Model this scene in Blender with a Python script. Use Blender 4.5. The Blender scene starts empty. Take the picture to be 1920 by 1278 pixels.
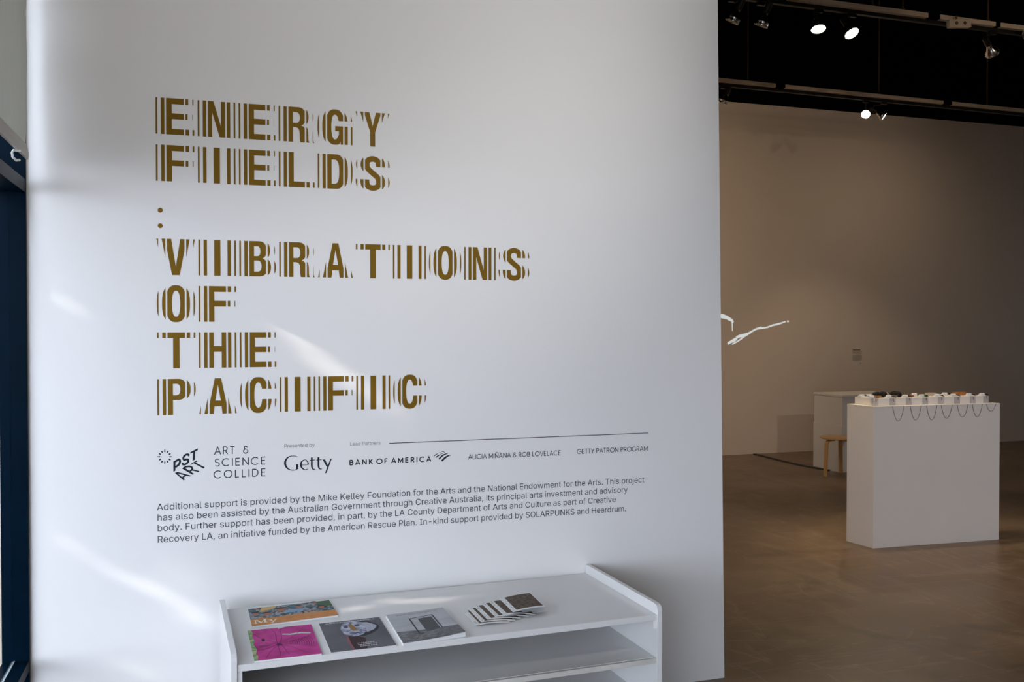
import bpy, bmesh, math, random
from mathutils import Vector, Matrix, noise
from mathutils.geometry import tessellate_polygon
random.seed(7)
S = bpy.context.scene
C = S.collection
PI = math.pi

# ------------------------------------------------------------------ camera
HC = 1.6
cam_d = bpy.data.cameras.new('camera')
cam = bpy.data.objects.new('camera', cam_d); C.objects.link(cam)
S.camera = cam
cam_d.sensor_fit = 'HORIZONTAL'; cam_d.sensor_width = 36.0
cam_d.lens = 36.0 * 1763.0 / 1920.0
cam_d.clip_start = 0.05; cam_d.clip_end = 200
cam.location = (0, 0, HC)
cam.rotation_euler = (PI/2 - math.atan(29/1763), 0, -math.atan(582/1763))

# ------------------------------------------------------------------ world, sun, exposure
W = bpy.data.worlds.new('world'); S.world = W; W.use_nodes = True
wn = W.node_tree.nodes; wl = W.node_tree.links
bg = wn['Background']
bg.inputs['Color'].default_value = (0.78, 0.86, 1.0, 1)
bg.inputs['Strength'].default_value = 9.5
S.view_settings.view_transform = 'Standard'; S.view_settings.look = 'None'
S.view_settings.gamma = 1.0; S.view_settings.use_curve_mapping = False
S.view_settings.exposure = 0.0
SUN_DIR = Vector((1.0, 0.28, -0.50)).normalized()
sd = bpy.data.lights.new('sun', 'SUN'); so = bpy.data.objects.new('sun', sd); C.objects.link(so)
sd.energy = 4.3; sd.angle = math.radians(0.35); sd.color = (1.0, 0.93, 0.84)
so.rotation_euler = SUN_DIR.to_track_quat('-Z', 'Y').to_euler()
so.location = (-8, -3, 8)

# ------------------------------------------------------------------ materials
MATS = {}
def mat(name, col, rough=0.6, metal=0.0, emit=None, estr=0.0, spec=0.5, var=0.0, vscale=8.0, bump=0.0, bscale=200.0, trans=0.0, ior=1.45, alpha=None):
    if name in MATS: return MATS[name]
    m = bpy.data.materials.new(name); m.use_nodes = True
    nt = m.node_tree; b = nt.nodes['Principled BSDF']
    b.inputs['Base Color'].default_value = (*col, 1)
    b.inputs['Roughness'].default_value = rough
    b.inputs['Metallic'].default_value = metal
    b.inputs['Specular IOR Level'].default_value = spec
    b.inputs['Transmission Weight'].default_value = trans
    b.inputs['IOR'].default_value = ior
    if emit: b.inputs['Emission Color'].default_value = (*emit, 1); b.inputs['Emission Strength'].default_value = estr
    if var > 0 or bump > 0:
        tc = nt.nodes.new('ShaderNodeTexCoord')
        if var > 0:
            n = nt.nodes.new('ShaderNodeTexNoise'); n.inputs['Scale'].default_value = vscale; n.inputs['Detail'].default_value = 5
            r = nt.nodes.new('ShaderNodeValToRGB')
            r.color_ramp.elements[0].position = .3; r.color_ramp.elements[1].position = .7
            r.color_ramp.elements[0].color = (*[c*(1-var) for c in col], 1)
            r.color_ramp.elements[1].color = (*[min(1, c*(1+var)) for c in col], 1)
            nt.links.new(tc.outputs['Object'], n.inputs['Vector']); nt.links.new(n.outputs['Fac'], r.inputs['Fac'])
            nt.links.new(r.outputs['Color'], b.inputs['Base Color'])
        if bump > 0:
            n2 = nt.nodes.new('ShaderNodeTexNoise'); n2.inputs['Scale'].default_value = bscale; n2.inputs['Detail'].default_value = 3
            bp = nt.nodes.new('ShaderNodeBump'); bp.inputs['Strength'].default_value = bump; bp.inputs['Distance'].default_value = .002
            nt.links.new(tc.outputs['Object'], n2.inputs['Vector']); nt.links.new(n2.outputs['Fac'], bp.inputs['Height'])
            nt.links.new(bp.outputs['Normal'], b.inputs['Normal'])
    MATS[name] = m; return m

M_wall = mat('white_wall_paint', (0.83, 0.815, 0.805), .55, var=.01, vscale=1.5, bump=.06, bscale=120, spec=.35)
M_gall = mat('gallery_wall_paint', (0.72, 0.61, 0.50), .7, var=.02, vscale=1.2, spec=.25)  # white wall; warm lamplight is partly tinted into its colour
M_black = mat('black_ceiling_paint', (0.0012, 0.0012, 0.0013), .95, spec=0.02)
M_shelf = mat('white_painted_wood', (0.74, 0.73, 0.72), .42, var=.02, vscale=5, bump=.15, bscale=60)
M_plinth = mat('white_painted_plinth', (0.78, 0.75, 0.71), .5, var=.015, vscale=3)
M_navy = mat('dark_anodised_frame', (0.0008, 0.0065, 0.0145), .3, var=.15, vscale=14, spec=.02)
M_vinylg = mat('gold_vinyl', (0.195, 0.108, 0.010), .5, metal=.15, spec=.12)
M_ink = mat('dark_vinyl', (0.014, 0.024, 0.036), .6, spec=.2)
M_ink2 = mat('grey_vinyl', (0.045, 0.052, 0.060), .6, spec=.2)
M_ink3 = mat('pale_grey_vinyl', (0.17, 0.185, 0.20), .5)
M_tan = mat('tan_primer_metal', (0.90, 0.70, 0.50), .7, var=.1, vscale=6)
M_trk = mat('black_track', (0.02, 0.019, 0.018), .45)
M_chrome = mat('chrome', (0.75, 0.75, 0.76), .16, metal=1.0)
M_sock = mat('black_socket', (0.012, 0.011, 0.011), .4)
M_birch = mat('bent_birch', (0.62, 0.36, 0.15), .4, var=.1, vscale=12)
M_cord = mat('black_rubber', (0.01, 0.01, 0.012), .5)
M_wire = mat('grey_wire', (0.16, 0.14, 0.135), .5)
M_paper = mat('white_paper', (0.80, 0.80, 0.80), .6)
M_silver = mat('brushed_steel', (0.92, 0.95, 0.95), .3, metal=.15)
M_conc = mat('street_concrete', (0.16, 0.16, 0.16), .9, var=.1, vscale=2)
M_leaf = mat('tree_leaf', (0.05, 0.09, 0.03), .6)
M_bark = mat('tree_bark', (0.09, 0.06, 0.04), .9, var=.3, vscale=20)
def lens_mat(name, e): return mat(name, (1, .95, .85), .3, emit=(1.0, 0.86, 0.66), estr=e)
M_glow = lens_mat('lit_lamp_lens', 30)
M_lens = mat('dark_lamp_lens', (0.10, 0.11, 0.12), .12, spec=.8)

def glass_mat():
    m = bpy.data.materials.new('window_glass'); m.use_nodes = True; nt = m.node_tree; nt.nodes.clear()
    o = nt.nodes.new('ShaderNodeOutputMaterial'); mx = nt.nodes.new('ShaderNodeMixShader')
    t = nt.nodes.new('ShaderNodeBsdfTransparent'); g = nt.nodes.new('ShaderNodeBsdfGlossy'); f = nt.nodes.new('ShaderNodeFresnel')
    f.inputs['IOR'].default_value = 1.3; g.inputs['Roughness'].default_value = .02
    t.inputs['Color'].default_value = (.95, .955, .96, 1)
    ge = nt.nodes.new('ShaderNodeNewGeometry'); iv = nt.nodes.new('ShaderNodeMath'); iv.operation = 'SUBTRACT'; iv.inputs[0].default_value = 1.0
    ml = nt.nodes.new('ShaderNodeMath'); ml.operation = 'MULTIPLY'      # only the outward face mirrors
    nt.links.new(ge.outputs['Backfacing'], iv.inputs[1]); nt.links.new(f.outputs[0], ml.inputs[0]); nt.links.new(iv.outputs[0], ml.inputs[1])
    nt.links.new(ml.outputs[0], mx.inputs[0]); nt.links.new(t.outputs[0], mx.inputs[1]); nt.links.new(g.outputs[0], mx.inputs[2])
    nt.links.new(mx.outputs[0], o.inputs[0]); return m
M_glass = glass_mat()
def blind_mat():
    m = bpy.data.materials.new('roller_blind_fabric'); m.use_nodes = True; nt = m.node_tree; nt.nodes.clear()
    o = nt.nodes.new('ShaderNodeOutputMaterial'); mx = nt.nodes.new('ShaderNodeMixShader')
    d = nt.nodes.new('ShaderNodeBsdfDiffuse'); t = nt.nodes.new('ShaderNodeBsdfTranslucent')
    tc = nt.nodes.new('ShaderNodeTexCoord'); n = nt.nodes.new('ShaderNodeTexNoise'); r = nt.nodes.new('ShaderNodeValToRGB')
    mp = nt.nodes.new('ShaderNodeMapping'); mp.inputs['Scale'].default_value = (1, 30, 3)
    n.inputs['Scale'].default_value = 2.0
    r.color_ramp.elements[0].color = (.50, .50, .42, 1); r.color_ramp.elements[1].color = (.62, .62, .54, 1)
    nt.links.new(tc.outputs['Object'], mp.inputs[0]); nt.links.new(mp.outputs[0], n.inputs['Vector']); nt.links.new(n.outputs['Fac'], r.inputs['Fac'])
    nt.links.new(r.outputs['Color'], d.inputs['Color']); t.inputs['Color'].default_value = (.20, .19, .16, 1)
    mx.inputs[0].default_value = .5
    nt.links.new(d.outputs[0], mx.inputs[1]); nt.links.new(t.outputs[0], mx.inputs[2]); nt.links.new(mx.outputs[0], o.inputs[0]); return m
M_blind = blind_mat()
def acrylic_mat():
    m = bpy.data.materials.new('clear_acrylic'); m.use_nodes = True; nt = m.node_tree; nt.nodes.clear()
    o = nt.nodes.new('ShaderNodeOutputMaterial'); mx = nt.nodes.new('ShaderNodeMixShader')
    t = nt.nodes.new('ShaderNodeBsdfTransparent'); g = nt.nodes.new('ShaderNodeBsdfPrincipled')
    g.inputs['Base Color'].default_value = (.62, .60, .60, 1); g.inputs['Roughness'].default_value = .15
    t.inputs['Color'].default_value = (.97, .97, .98, 1); mx.inputs[0].default_value = .22
    nt.links.new(t.outputs[0], mx.inputs[1]); nt.links.new(g.outputs[0], mx.inputs[2]); nt.links.new(mx.outputs[0], o.inputs[0]); return m
M_acr = acrylic_mat()
def floor_mat():
    m = bpy.data.materials.new('polished_concrete'); m.use_nodes = True; nt = m.node_tree; b = nt.nodes['Principled BSDF']
    L = nt.links.new; N = nt.nodes.new
    tc = N('ShaderNodeTexCoord')
    def noise_(scale, det=6, dist=0.0, vec=None):
        n = N('ShaderNodeTexNoise'); n.inputs['Scale'].default_value = scale; n.inputs['Detail'].default_value = det; n.inputs['Distortion'].default_value = dist
        L(vec or tc.outputs['Object'], n.inputs['Vector']); return n
    n1 = noise_(0.9, 8, .6); n2 = noise_(7, 8, .3); n3 = noise_(60, 3)
    r1 = N('ShaderNodeValToRGB'); r1.color_ramp.elements[0].position = .34; r1.color_ramp.elements[1].position = .68
    r1.color_ramp.elements[0].color = (.150, .098, .055, 1); r1.color_ramp.elements[1].color = (.240, .168, .106, 1)
    L(n1.outputs['Fac'], r1.inputs['Fac'])
    r2 = N('ShaderNodeValToRGB'); r2.color_ramp.elements[0].position = .35; r2.color_ramp.elements[1].position = .7
    r2.color_ramp.elements[0].color = (.80, .80, .80, 1); r2.color_ramp.elements[1].color = (1.08, 1.07, 1.05, 1)
    L(n2.outputs['Fac'], r2.inputs['Fac'])
    mx = N('ShaderNodeMixRGB'); mx.blend_type = 'MULTIPLY'; mx.inputs[0].default_value = 1
    L(r1.outputs['Color'], mx.inputs[1]); L(r2.outputs['Color'], mx.inputs[2])
    # pale scuffs: thin ridges of stretched noise
    last = mx.outputs['Color']
    for ang, sc, th in ((.5, (2.2, .35, 1), .012), (-.7, (.4, 2.6, 1), .010)):
        mp = N('ShaderNodeMapping'); mp.inputs['Rotation'].default_value = (0, 0, ang); mp.inputs['Scale'].default_value = sc
        L(tc.outputs['Object'], mp.inputs[0]); n = noise_(1.3, 5, 1.2, mp.outputs[0])
        s = N('ShaderNodeMath'); s.operation = 'SUBTRACT'; s.inputs[1].default_value = .5; L(n.outputs['Fac'], s.inputs[0])
        a = N('ShaderNodeMath'); a.operation = 'ABSOLUTE'; L(s.outputs[0], a.inputs[0])
        q = N('ShaderNodeMapRange'); q.inputs['From Min'].default_value = 0; q.inputs['From Max'].default_value = th; q.inputs['To Min'].default_value = .35; q.inputs['To Max'].default_value = 0
        L(a.outputs[0], q.inputs['Value'])
        k = N('ShaderNodeMath'); k.operation = 'MULTIPLY'; L(q.outputs[0], k.inputs[0]); L(n3.outputs['Fac'], k.inputs[1])
        m2 = N('ShaderNodeMixRGB'); L(k.outputs[0], m2.inputs[0]); L(last, m2.inputs[1]); m2.inputs[2].default_value = (.42, .36, .30, 1); last = m2.outputs[0]
    # old dark stains
    n4 = noise_(1.7, 4, .8); r4 = N('ShaderNodeValToRGB'); r4.color_ramp.elements[0].position = .60; r4.color_ramp.elements[1].position = .72
    r4.color_ramp.elements[0].color = (1, 1, 1, 1); r4.color_ramp.elements[1].color = (.72, .70, .70, 1); L(n4.outputs['Fac'], r4.inputs['Fac'])
    m4 = N('ShaderNodeMixRGB'); m4.blend_type = 'MULTIPLY'; m4.inputs[0].default_value = 1; L(last, m4.inputs[1]); L(r4.outputs['Color'], m4.inputs[2]); last = m4.outputs[0]
    # chips
    v = N('ShaderNodeTexVoronoi'); v.inputs['Scale'].default_value = 5.5; L(tc.outputs['Object'], v.inputs['Vector'])
    lt = N('ShaderNodeMath'); lt.operation = 'LESS_THAN'; lt.inputs[1].default_value = .035; L(v.outputs['Distance'], lt.inputs[0])
    m3 = N('ShaderNodeMixRGB'); ml = N('ShaderNodeMath'); ml.operation = 'MULTIPLY'; ml.inputs[1].default_value = .35; L(lt.outputs[0], ml.inputs[0])
    L(ml.outputs[0], m3.inputs[0]); L(last, m3.inputs[1]); m3.inputs[2].default_value = (.40, .34, .28, 1)
    L(m3.outputs[0], b.inputs['Base Color'])
    rr = N('ShaderNodeMapRange'); rr.inputs['To Min'].default_value = .26; rr.inputs['To Max'].default_value = .5; L(n2.outputs['Fac'], rr.inputs['Value']); L(rr.outputs[0], b.inputs['Roughness'])
    b.inputs['Specular IOR Level'].default_value = .45
    bp = N('ShaderNodeBump'); bp.inputs['Strength'].default_value = .08; bp.inputs['Distance'].default_value = .01; L(n2.outputs['Fac'], bp.inputs['Height']); L(bp.outputs['Normal'], b.inputs['Normal'])
    return m
M_floor = floor_mat()

# ------------------------------------------------------------------ helpers
def link(name, bm, m, parent=None, smooth=False):
    me = bpy.data.meshes.new(name); bm.normal_update(); bm.to_mesh(me); bm.free()
    if smooth:
        for p in me.polygons: p.use_smooth = True
        try: me.set_sharp_from_angle(angle=math.radians(35))
        except Exception: pass
    me.materials.append(m)
    o = bpy.data.objects.new(name, me); C.objects.link(o)
    if parent: o.parent = parent
    return o
def thing(name, label, cat, loc=(0, 0, 0), rz=0.0, group=None):
    o = bpy.data.objects.new(name, None); C.objects.link(o)
    o.empty_display_size = .05; o.location = loc; o.rotation_euler = (0, 0, rz); tag(o, label, cat, group); return o
def tag(o, label, cat, group=None):
    o['label'] = label; o['category'] = cat
    if group: o['group'] = group
    return o
def struct(o): o['kind'] = 'structure'; return o
def box(bm, x0, x1, y0, y1, z0, z1, bev=0.0, M=None):
    vs = [bm.verts.new((x, y, z)) for x in (x0, x1) for y in (y0, y1) for z in (z0, z1)]
    fs = [(0,1,3,2), (4,6,7,5), (0,4,5,1), (2,3,7,6), (0,2,6,4), (1,5,7,3)]
    F = [bm.faces.new([vs[i] for i in f]) for f in fs]
    if bev > 0:
        es = list({e for f in F for e in f.edges})
        r = bmesh.ops.bevel(bm, geom=es, offset=bev, segments=2, affect='EDGES', profile=.6)
        vs = list({v for f in r['faces'] for v in f.verts} | {v for v in vs if v.is_valid})
    if M is not None: bmesh.ops.transform(bm, matrix=M, verts=[v for v in vs if v.is_valid])
    return bm
def boxo(name, dims, m, parent=None, bev=0.0, M=None, smooth=False):
    return link(name, box(bmesh.new(), *dims, bev, M), m, parent, smooth)
def lathe(bm, prof, seg=24, M=None, cap=True):
    rings = []
    for r, z in prof:
        rings.append([bm.verts.new((r*math.cos(2*PI*i/seg), r*math.sin(2*PI*i/seg), z)) for i in range(seg)])
    for a, b in zip(rings, rings[1:]):
        for i in range(seg):
            bm.faces.new((a[i], a[(i+1) % seg], b[(i+1) % seg], b[i]))
    if cap:
        bm.faces.new(rings[0][::-1]); bm.faces.new(rings[-1])
    if M is not None: bmesh.ops.transform(bm, matrix=M, verts=[v for r in rings for v in r])
    return bm
def tube(bm, pts, r, seg=8):
    pts = [Vector(p) for p in pts]; rings = []; n = None
    for i, p in enumerate(pts):
        t = (pts[min(i+1, len(pts)-1)] - pts[max(i-1, 0)]).normalized()
        if n is None:
            n = t.orthogonal().normalized()
        n = (n - t*n.dot(t)).normalized(); b = t.cross(n)
        rad = r[i] if isinstance(r, (list, tuple)) else r
        rings.append([bm.verts.new(p + rad*(math.cos(2*PI*k/seg)*n + math.sin(2*PI*k/seg)*b)) for k in range(seg)])
    for a, b in zip(rings, rings[1:]):
        for k in range(seg): bm.faces.new((a[k], a[(k+1) % seg], b[(k+1) % seg], b[k]))
    bm.faces.new(rings[0][::-1]); bm.faces.new(rings[-1]); return bm
def dupt(root, loc, rz=None, label=None):
    r = root.copy(); C.objects.link(r); r.location = loc
    if rz is not None: r.rotation_euler = (0, 0, rz)
    if label: r['label'] = label
    for ch in list(root.children):
        c = ch.copy(); C.objects.link(c); c.parent = r
        for g in ch.children:
            d = g.copy(); C.objects.link(d); d.parent = c
    return r
def poly(bm, loops, tf):
    """filled flat polygon with holes; tf maps 2-D to 3-D"""
    V = [[Vector((p[0], p[1], 0)) for p in l] for l in loops]
    flat = [v for l in V for v in l]
    tris = tessellate_polygon(V)
    bv = [bm.verts.new(tf(v.x, v.y)) for v in flat]
    for t in tris:
        a, b, c = (bv[i] for i in t)
        try: bm.faces.new((a, b, c))
        except ValueError: pass
    return bm
def curve_fill(bm, loops, tf):
    """many closed outlines, even-odd filled through a temporary 2-D curve"""
    cu = bpy.data.curves.new('fill', 'CURVE'); cu.dimensions = '2D'; cu.fill_mode = 'FRONT'
    for l in loops:
        s = cu.splines.new('POLY'); s.points.add(len(l)-1)
        for q, p in zip(s.points, l): q.co = (p[0], p[1], 0, 1)
        s.use_cyclic_u = True
    ob = bpy.data.objects.new('fill', cu); C.objects.link(ob); bpy.context.view_layer.update()
    me = bpy.data.meshes.new_from_object(ob.evaluated_get(bpy.context.evaluated_depsgraph_get()))
    vs = [bm.verts.new(tf(v.co.x, v.co.y)) for v in me.vertices]
    for p in me.polygons:
        try: bm.faces.new([vs[i] for i in p.vertices])
        except ValueError: pass
    bpy.data.objects.remove(ob); bpy.data.curves.remove(cu); bpy.data.meshes.remove(me); return bm
def strip(bm, pts, w, tf):
    """monoline stroke with butt ends"""
    q = []
    for p in pts:
        if not q or (Vector(p)-q[-1]).length > 1e-5: q.append(Vector(p))
    pts = q; L = []; R = []
    for i, p in enumerate(pts):
        ta = (p - pts[i-1]).normalized() if i > 0 else None
        tb = (pts[i+1] - p).normalized() if i < len(pts)-1 else None
        t = ((ta or tb) + (tb or ta)).normalized(); n = Vector((-t.y, t.x))
        k = 1.0 / max(.5, n.dot(Vector((-(tb or ta).y, (tb or ta).x))))
        L.append(p + n*w/2*k); R.append(p - n*w/2*k)
    a = [bm.verts.new(tf(*p)) for p in L]; b = [bm.verts.new(tf(*p)) for p in R]
    for i in range(len(pts)-1): bm.faces.new((a[i], b[i], b[i+1], a[i+1]))

# ------------------------------------------------------------------ room shell
D = 3.732; BACK = 10.17; XR = 14.0; XL = -0.59; YN = -3.5; HT = 5.4
o = struct(boxo('floor', (-0.6, XR, YN, BACK, -0.12, 0), M_floor))
o = struct(boxo('ceiling', (-0.7, XR+.2, YN-.2, BACK+.2, HT, HT+.12), M_black))
bm = bmesh.new()
# partition: its free end leans a little
def lean(z): return 2.249 - 0.0155*z
zs = [0, 3.9]
vs = []
for z in zs:
    vs += [bm.verts.new((XL, D, z)), bm.verts.new((lean(z), D, z)), bm.verts.new((lean(z), D+.14, z)), bm.verts.new((XL, D+.14, z))]
for a, b in ((0, 1), (1, 2), (2, 3), (3, 0)): bm.faces.new((vs[a], vs[b], vs[b+4], vs[a+4]))
bm.faces.new(vs[0:4][::-1]); bm.faces.new(vs[4:8])
bmesh.ops.recalc_face_normals(bm, faces=bm.faces)
struct(link('wall_front', bm, M_wall))
struct(boxo('wall_back', (-.6, XR, BACK, BACK+.15, 0, 4.345), M_gall))
struct(boxo('trim_1', (-.6, XR, BACK+.02, BACK+.15, 4.345, HT), M_black))
o = struct(boxo('wall_right', (XR, XR+.15, YN, BACK, 0, HT), M_gall))
RW = (-.45, .05, 1.0, 2.2)
bm = bmesh.new()
for d_ in ((-.6, RW[0], YN-.15, YN, 0, HT), (RW[1], XR, YN-.15, YN, 0, HT), (RW[0], RW[1], YN-.15, YN, 0, RW[2]), (RW[0], RW[1], YN-.15, YN, RW[3], HT)): box(bm, *d_)
struct(link('wall_rear', bm, M_gall))
struct(boxo('wall_left', (-.74, XL, D, BACK, 0, HT), M_gall))
struct(boxo('trim_2', (-.74, XL, YN, D, 3.25, HT), M_black))
# window wall: mullions, rails, panes
win = bpy.data.objects.new('window_1', None); C.objects.link(win); win['kind'] = 'structure'; win.location = (XL, 0, 0)
XO, XG = -0.088, -0.054      # outer face / glass plane, relative to XL
MUL = [3.710, 2.15, 0.65, -0.85, -2.35]
def mull(y0, y1): return boxo('mullion', (XO, 0, y0, y1, 0, 3.25), M_navy, win, .002)
mull(3.710, D-.001)
for y in MUL[1:]: mull(y-.045, y)
mull(YN, YN+.045)
edges = [YN+.045] + [v for y in reversed(MUL[1:]) for v in (y-.045, y)] + [3.710]
spans = [(edges[i], edges[i+1]) for i in range(0, len(edges), 2)]
for y0, y1 in spans:
    for z0, z1 in ((0, .06), (.365, .405), (2.071, 2.118), (3.19, 3.25)):
        boxo('rail', (XO+.001, -.0005, y0, y1, z0, z1), M_navy, win, .0015)
    for z0, z1 in ((.06, .365), (.405, 2.071), (2.118, 3.19)):
        boxo('pane', (XG-.003, XG+.003, y0, y1, z0, z1), M_glass, win)
    for z in (.405, 2.118):       # glazing gasket along the sill
        boxo('gasket', (XG+.003, XG+.008, y0, y1, z, z+.003), mat('pale_gasket', (.45, .52, .55), .4), win)
# daylight portals in the openings
for y0, y1 in spans:
    for z0, z1 in ((.405, 2.071), (2.118, 3.19)):
        pl = bpy.data.lights.new('portal', 'AREA'); pl.shape = 'RECTANGLE'; pl.size = z1-z0; pl.size_y = y1-y0; pl.cycles.is_portal = True
        po = bpy.data.objects.new('portal', pl); C.objects.link(po); po.location = (XL-.10, (y0+y1)/2, (z0+z1)/2)
        po.rotation_euler = (0, -PI/2, 0)
w2 = bpy.data.objects.new('window_2', None); C.objects.link(w2); w2['kind'] = 'structure'; w2.location = (0, YN-.08, 0)  # unseen small window, added to let daylight in behind the camera
n2 = 4
for i in range(n2+1):
    x = RW[0] + (RW[1]-RW[0])*i/n2
    boxo('mullion', (x-.025, x+.025, -.04, .04, RW[2], RW[3]), M_navy, w2)
for i in range(n2):
    x0 = RW[0] + (RW[1]-RW[0])*i/n2 + .025; x1 = x0 + (RW[1]-RW[0])/n2 - .05
    boxo('pane', (x0, x1, -.004, .004, RW[2]+.05, RW[3]-.05), M_glass, w2)
    for z in (RW[2], RW[3]-.05): boxo('rail', (x0, x1, -.04, .04, z, z+.05), M_navy, w2)
pl = bpy.data.lights.new('portal', 'AREA'); pl.shape = 'RECTANGLE'; pl.size = RW[1]-RW[0]; pl.size_y = RW[3]-RW[2]; pl.cycles.is_portal = True
po = bpy.data.objects.new('portal', pl); C.objects.link(po); po.location = ((RW[0]+RW[1])/2, YN-.2, (RW[2]+RW[3])/2); po.rotation_euler = (PI/2, 0, 0)
# roller blind over the upper panes
bl = thing('roller_blind', 'grey green roller blind lowered over the window top, left of the title wall', 'blind', (-.56, 1.5, 2.171))
bm = bmesh.new(); ny, nz = 60, 14; grid = []
for j in range(nz+1):
    row = []
    for i in range(ny+1):
        y = -4.6 + 6.72*i/ny; z = .03 + 1.1*j/nz
        edge = 0.012*math.sin(z*23)*(i == ny) + (-.055*max(0, 1-z/.16) if i == ny else 0)
        row.append(bm.verts.new((.004*math.sin(y*5)*(1-j/nz) - .006, y+edge, z)))
    grid.append(row)
for j in range(nz):
    for i in range(ny): bm.faces.new((grid[j][i], grid[j][i+1], grid[j+1][i+1], grid[j+1][i]))
link('blind_fabric', bm, M_blind, bl, True)
bm = bmesh.new(); prof = [(-.008, .045), (-.009, .0), (-.004, -.006), (.002, -.004), (.003, .02), (-.003, .046)]
rings = [[bm.verts.new((x, y, z)) for x, z in prof] for y in (-4.6, 2.073)]
for k in range(6): bm.faces.new((rings[0][k], rings[0][(k+1) % 6], rings[1][(k+1) % 6], rings[1][k]))
bm.faces.new(rings[0][::-1]); bm.faces.new(rings[1]); bmesh.ops.recalc_face_normals(bm, faces=bm.faces)
link('hem_bar', bm, mat('hem_fabric', (.52, .50, .46), .7), bl)
link('roller', lathe(bmesh.new(), [(.03, -4.65), (.03, 2.12)], 16, Matrix.Translation((-.02, 0, 1.09)) @ Matrix.Rotation(-PI/2, 4, 'X')), M_blind, bl, True)
bm = bmesh.new()
hp = [(.004, 1.80 + .0, -.004)]
hk = [(0.004, 1.800, .000), (.002, 1.76, -.008), (.001, 1.715, -.014), (0, 1.690, -.026), (.001, 1.70, -.039), (.003, 1.74, -.041), (.004, 1.79, -.032)]
hk = [(x+.002, ((y+1.5)*1.0275)-1.5, (z+2.15-1.6)*1.0275+1.6-2.171) for x, y, z in hk]
tube(bm, hk, .0038, 8); link('pull_hook', bm, mat('white_plastic', (.85, .86, .88), .3), bl, True)

# ------------------------------------------------------------------ shelf unit
sh = thing('display_shelf', 'low white painted wooden shelf unit against the title wall', 'shelf', (.082, 3.045, 0), math.radians(2.1))
SW, SDp, ST = 1.525, .625, .536
boxo('top_board', (.018, SW-.018, .006, SDp, ST-.022, ST), M_shelf, sh, .0015)
for x0, x1 in ((0, .018), (SW-.018, SW)):
    bm = bmesh.new()
    pr = [(0, 0), (SDp+.002, 0), (SDp+.002, .573), (.03, .573), (.012, .570), (.003, .562), (0, .55)]
    a = [bm.verts.new((x0, y, z)) for y, z in pr]; b = [bm.verts.new((x1, y, z)) for y, z in pr]
    bm.faces.new(a); bm.faces.new(b[::-1])
    for k in range(len(pr)): bm.faces.new((a[k], b[k], b[(k+1) % len(pr)], a[(k+1) % len(pr)]))
    bmesh.ops.recalc_face_normals(bm, faces=bm.faces); link('side_panel', bm, M_shelf, sh)
boxo('back_panel', (.018, SW-.018, SDp-.006, SDp, .05, ST-.022), M_shelf, sh)
for z in (.375, .20, .06):
    boxo('shelf_board', (.018, SW-.018, .02, SDp-.006, z-.018, z), M_shelf, sh, .001)
    boxo('shelf_lipping', (.018, SW-.018, .006, .02, z-.020, z-.001), mat('worn_lipping', (.62, .60, .56), .5, var=.15, vscale=9), sh, .002)
for x0 in (.018, SW-.030):
    boxo('cleat', (x0, x0+.012, .012, .04, ST-.055, ST-.022), M_shelf, sh)
boxo('post', (.020, .034, .008, .03, .0, ST-.023), M_shelf, sh)

# ------------------------------------------------------------------ title letters
U = 0.006160; CAPH = .1346
def sup(cx, cy, a, b, t0, t1, n, k=14):
    out = []
    for i in range(k+1):
        t = math.radians(t0 + (t1-t0)*i/k); c, s = math.cos(t), math.sin(t)
        out.append((cx + a*math.copysign(abs(c)**(2/n), c), cy + b*math.copysign(abs(s)**(2/n), s)))
    return out
def cat(P, k=5):
    P = [Vector(p) for p in P]; Q = [2*P[0]-P[1]] + P + [2*P[-1]-P[-2]]; out = []
    for i in range(1, len(Q)-2):
        a, b, c, d = Q[i-1:i+3]
        for j in range(k):
            t = j/k; out.append(.5*((2*b)+(c-a)*t+(2*a-5*b+4*c-d)*t*t+(3*b-a-3*c+d)*t**3))
    return out + [P[-1]]
GL = {}
GL['I'] = [[(-1.83,0),(1.83,0),(1.83,1),(-1.83,1)]]
GL['E'] = [[(-5.56,0),(5.85,0),(5.85,.158),(-1.86,.158),(-1.86,.428),(5.05,.428),(5.05,.588),(-1.86,.588),(-1.86,.842),(5.5,.842),(5.5,1),(-5.56,1)]]
GL['F'] = [[(-5.56,0),(-1.86,0),(-1.86,.428),(5.35,.428),(5.35,.588),(-1.86,.588),(-1.86,.842),(5.85,.842),(5.85,1),(-5.56,1)]]
GL['L'] = [[(-5.56,0),(5.85,0),(5.85,.16),(-1.86,.16),(-1.86,1),(-5.56,1)]]
GL['T'] = [[(-1.85,0),(1.85,0),(1.85,.842),(6,.842),(6,1),(-6,1),(-6,.842),(-1.85,.842)]]
GL['H'] = [[(-5.8,0),(-2.3,0),(-2.3,.446),(2.3,.446),(2.3,0),(5.8,0),(5.8,1),(2.3,1),(2.3,.612),(-2.3,.612),(-2.3,1),(-5.8,1)]]
GL['N'] = [[(-6,0),(-2.6,0),(-2.6,.69),(1.8,0),(6,0),(6,1),(2.6,1),(2.6,.30),(-1.8,1),(-6,1)]]
GL['A'] = [[(-6.2,0),(-2.6,0),(-2.05,.21),(2.05,.21),(2.6,0),(6.2,0),(1.85,1),(-1.85,1)], [(0,.81),(-1.6,.37),(1.6,.37)]]
GL['V'] = [[(-2.2,0),(2.2,0),(6.2,1),(2.6,1),(0,.235),(-2.6,1),(-6.2,1)]]
GL['Y'] = [[(-1.62,0),(1.62,0),(1.62,.42),(5.6,1),(2.1,1),(0,.595),(-2.1,1),(-5.6,1),(-1.62,.42)]]
GL['O'] = [sup(0,.5,5.85,.512,0,360,2.6,56)[:-1], sup(0,.5,2.4,.36,0,360,2.3,40)[:-1]]
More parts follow.
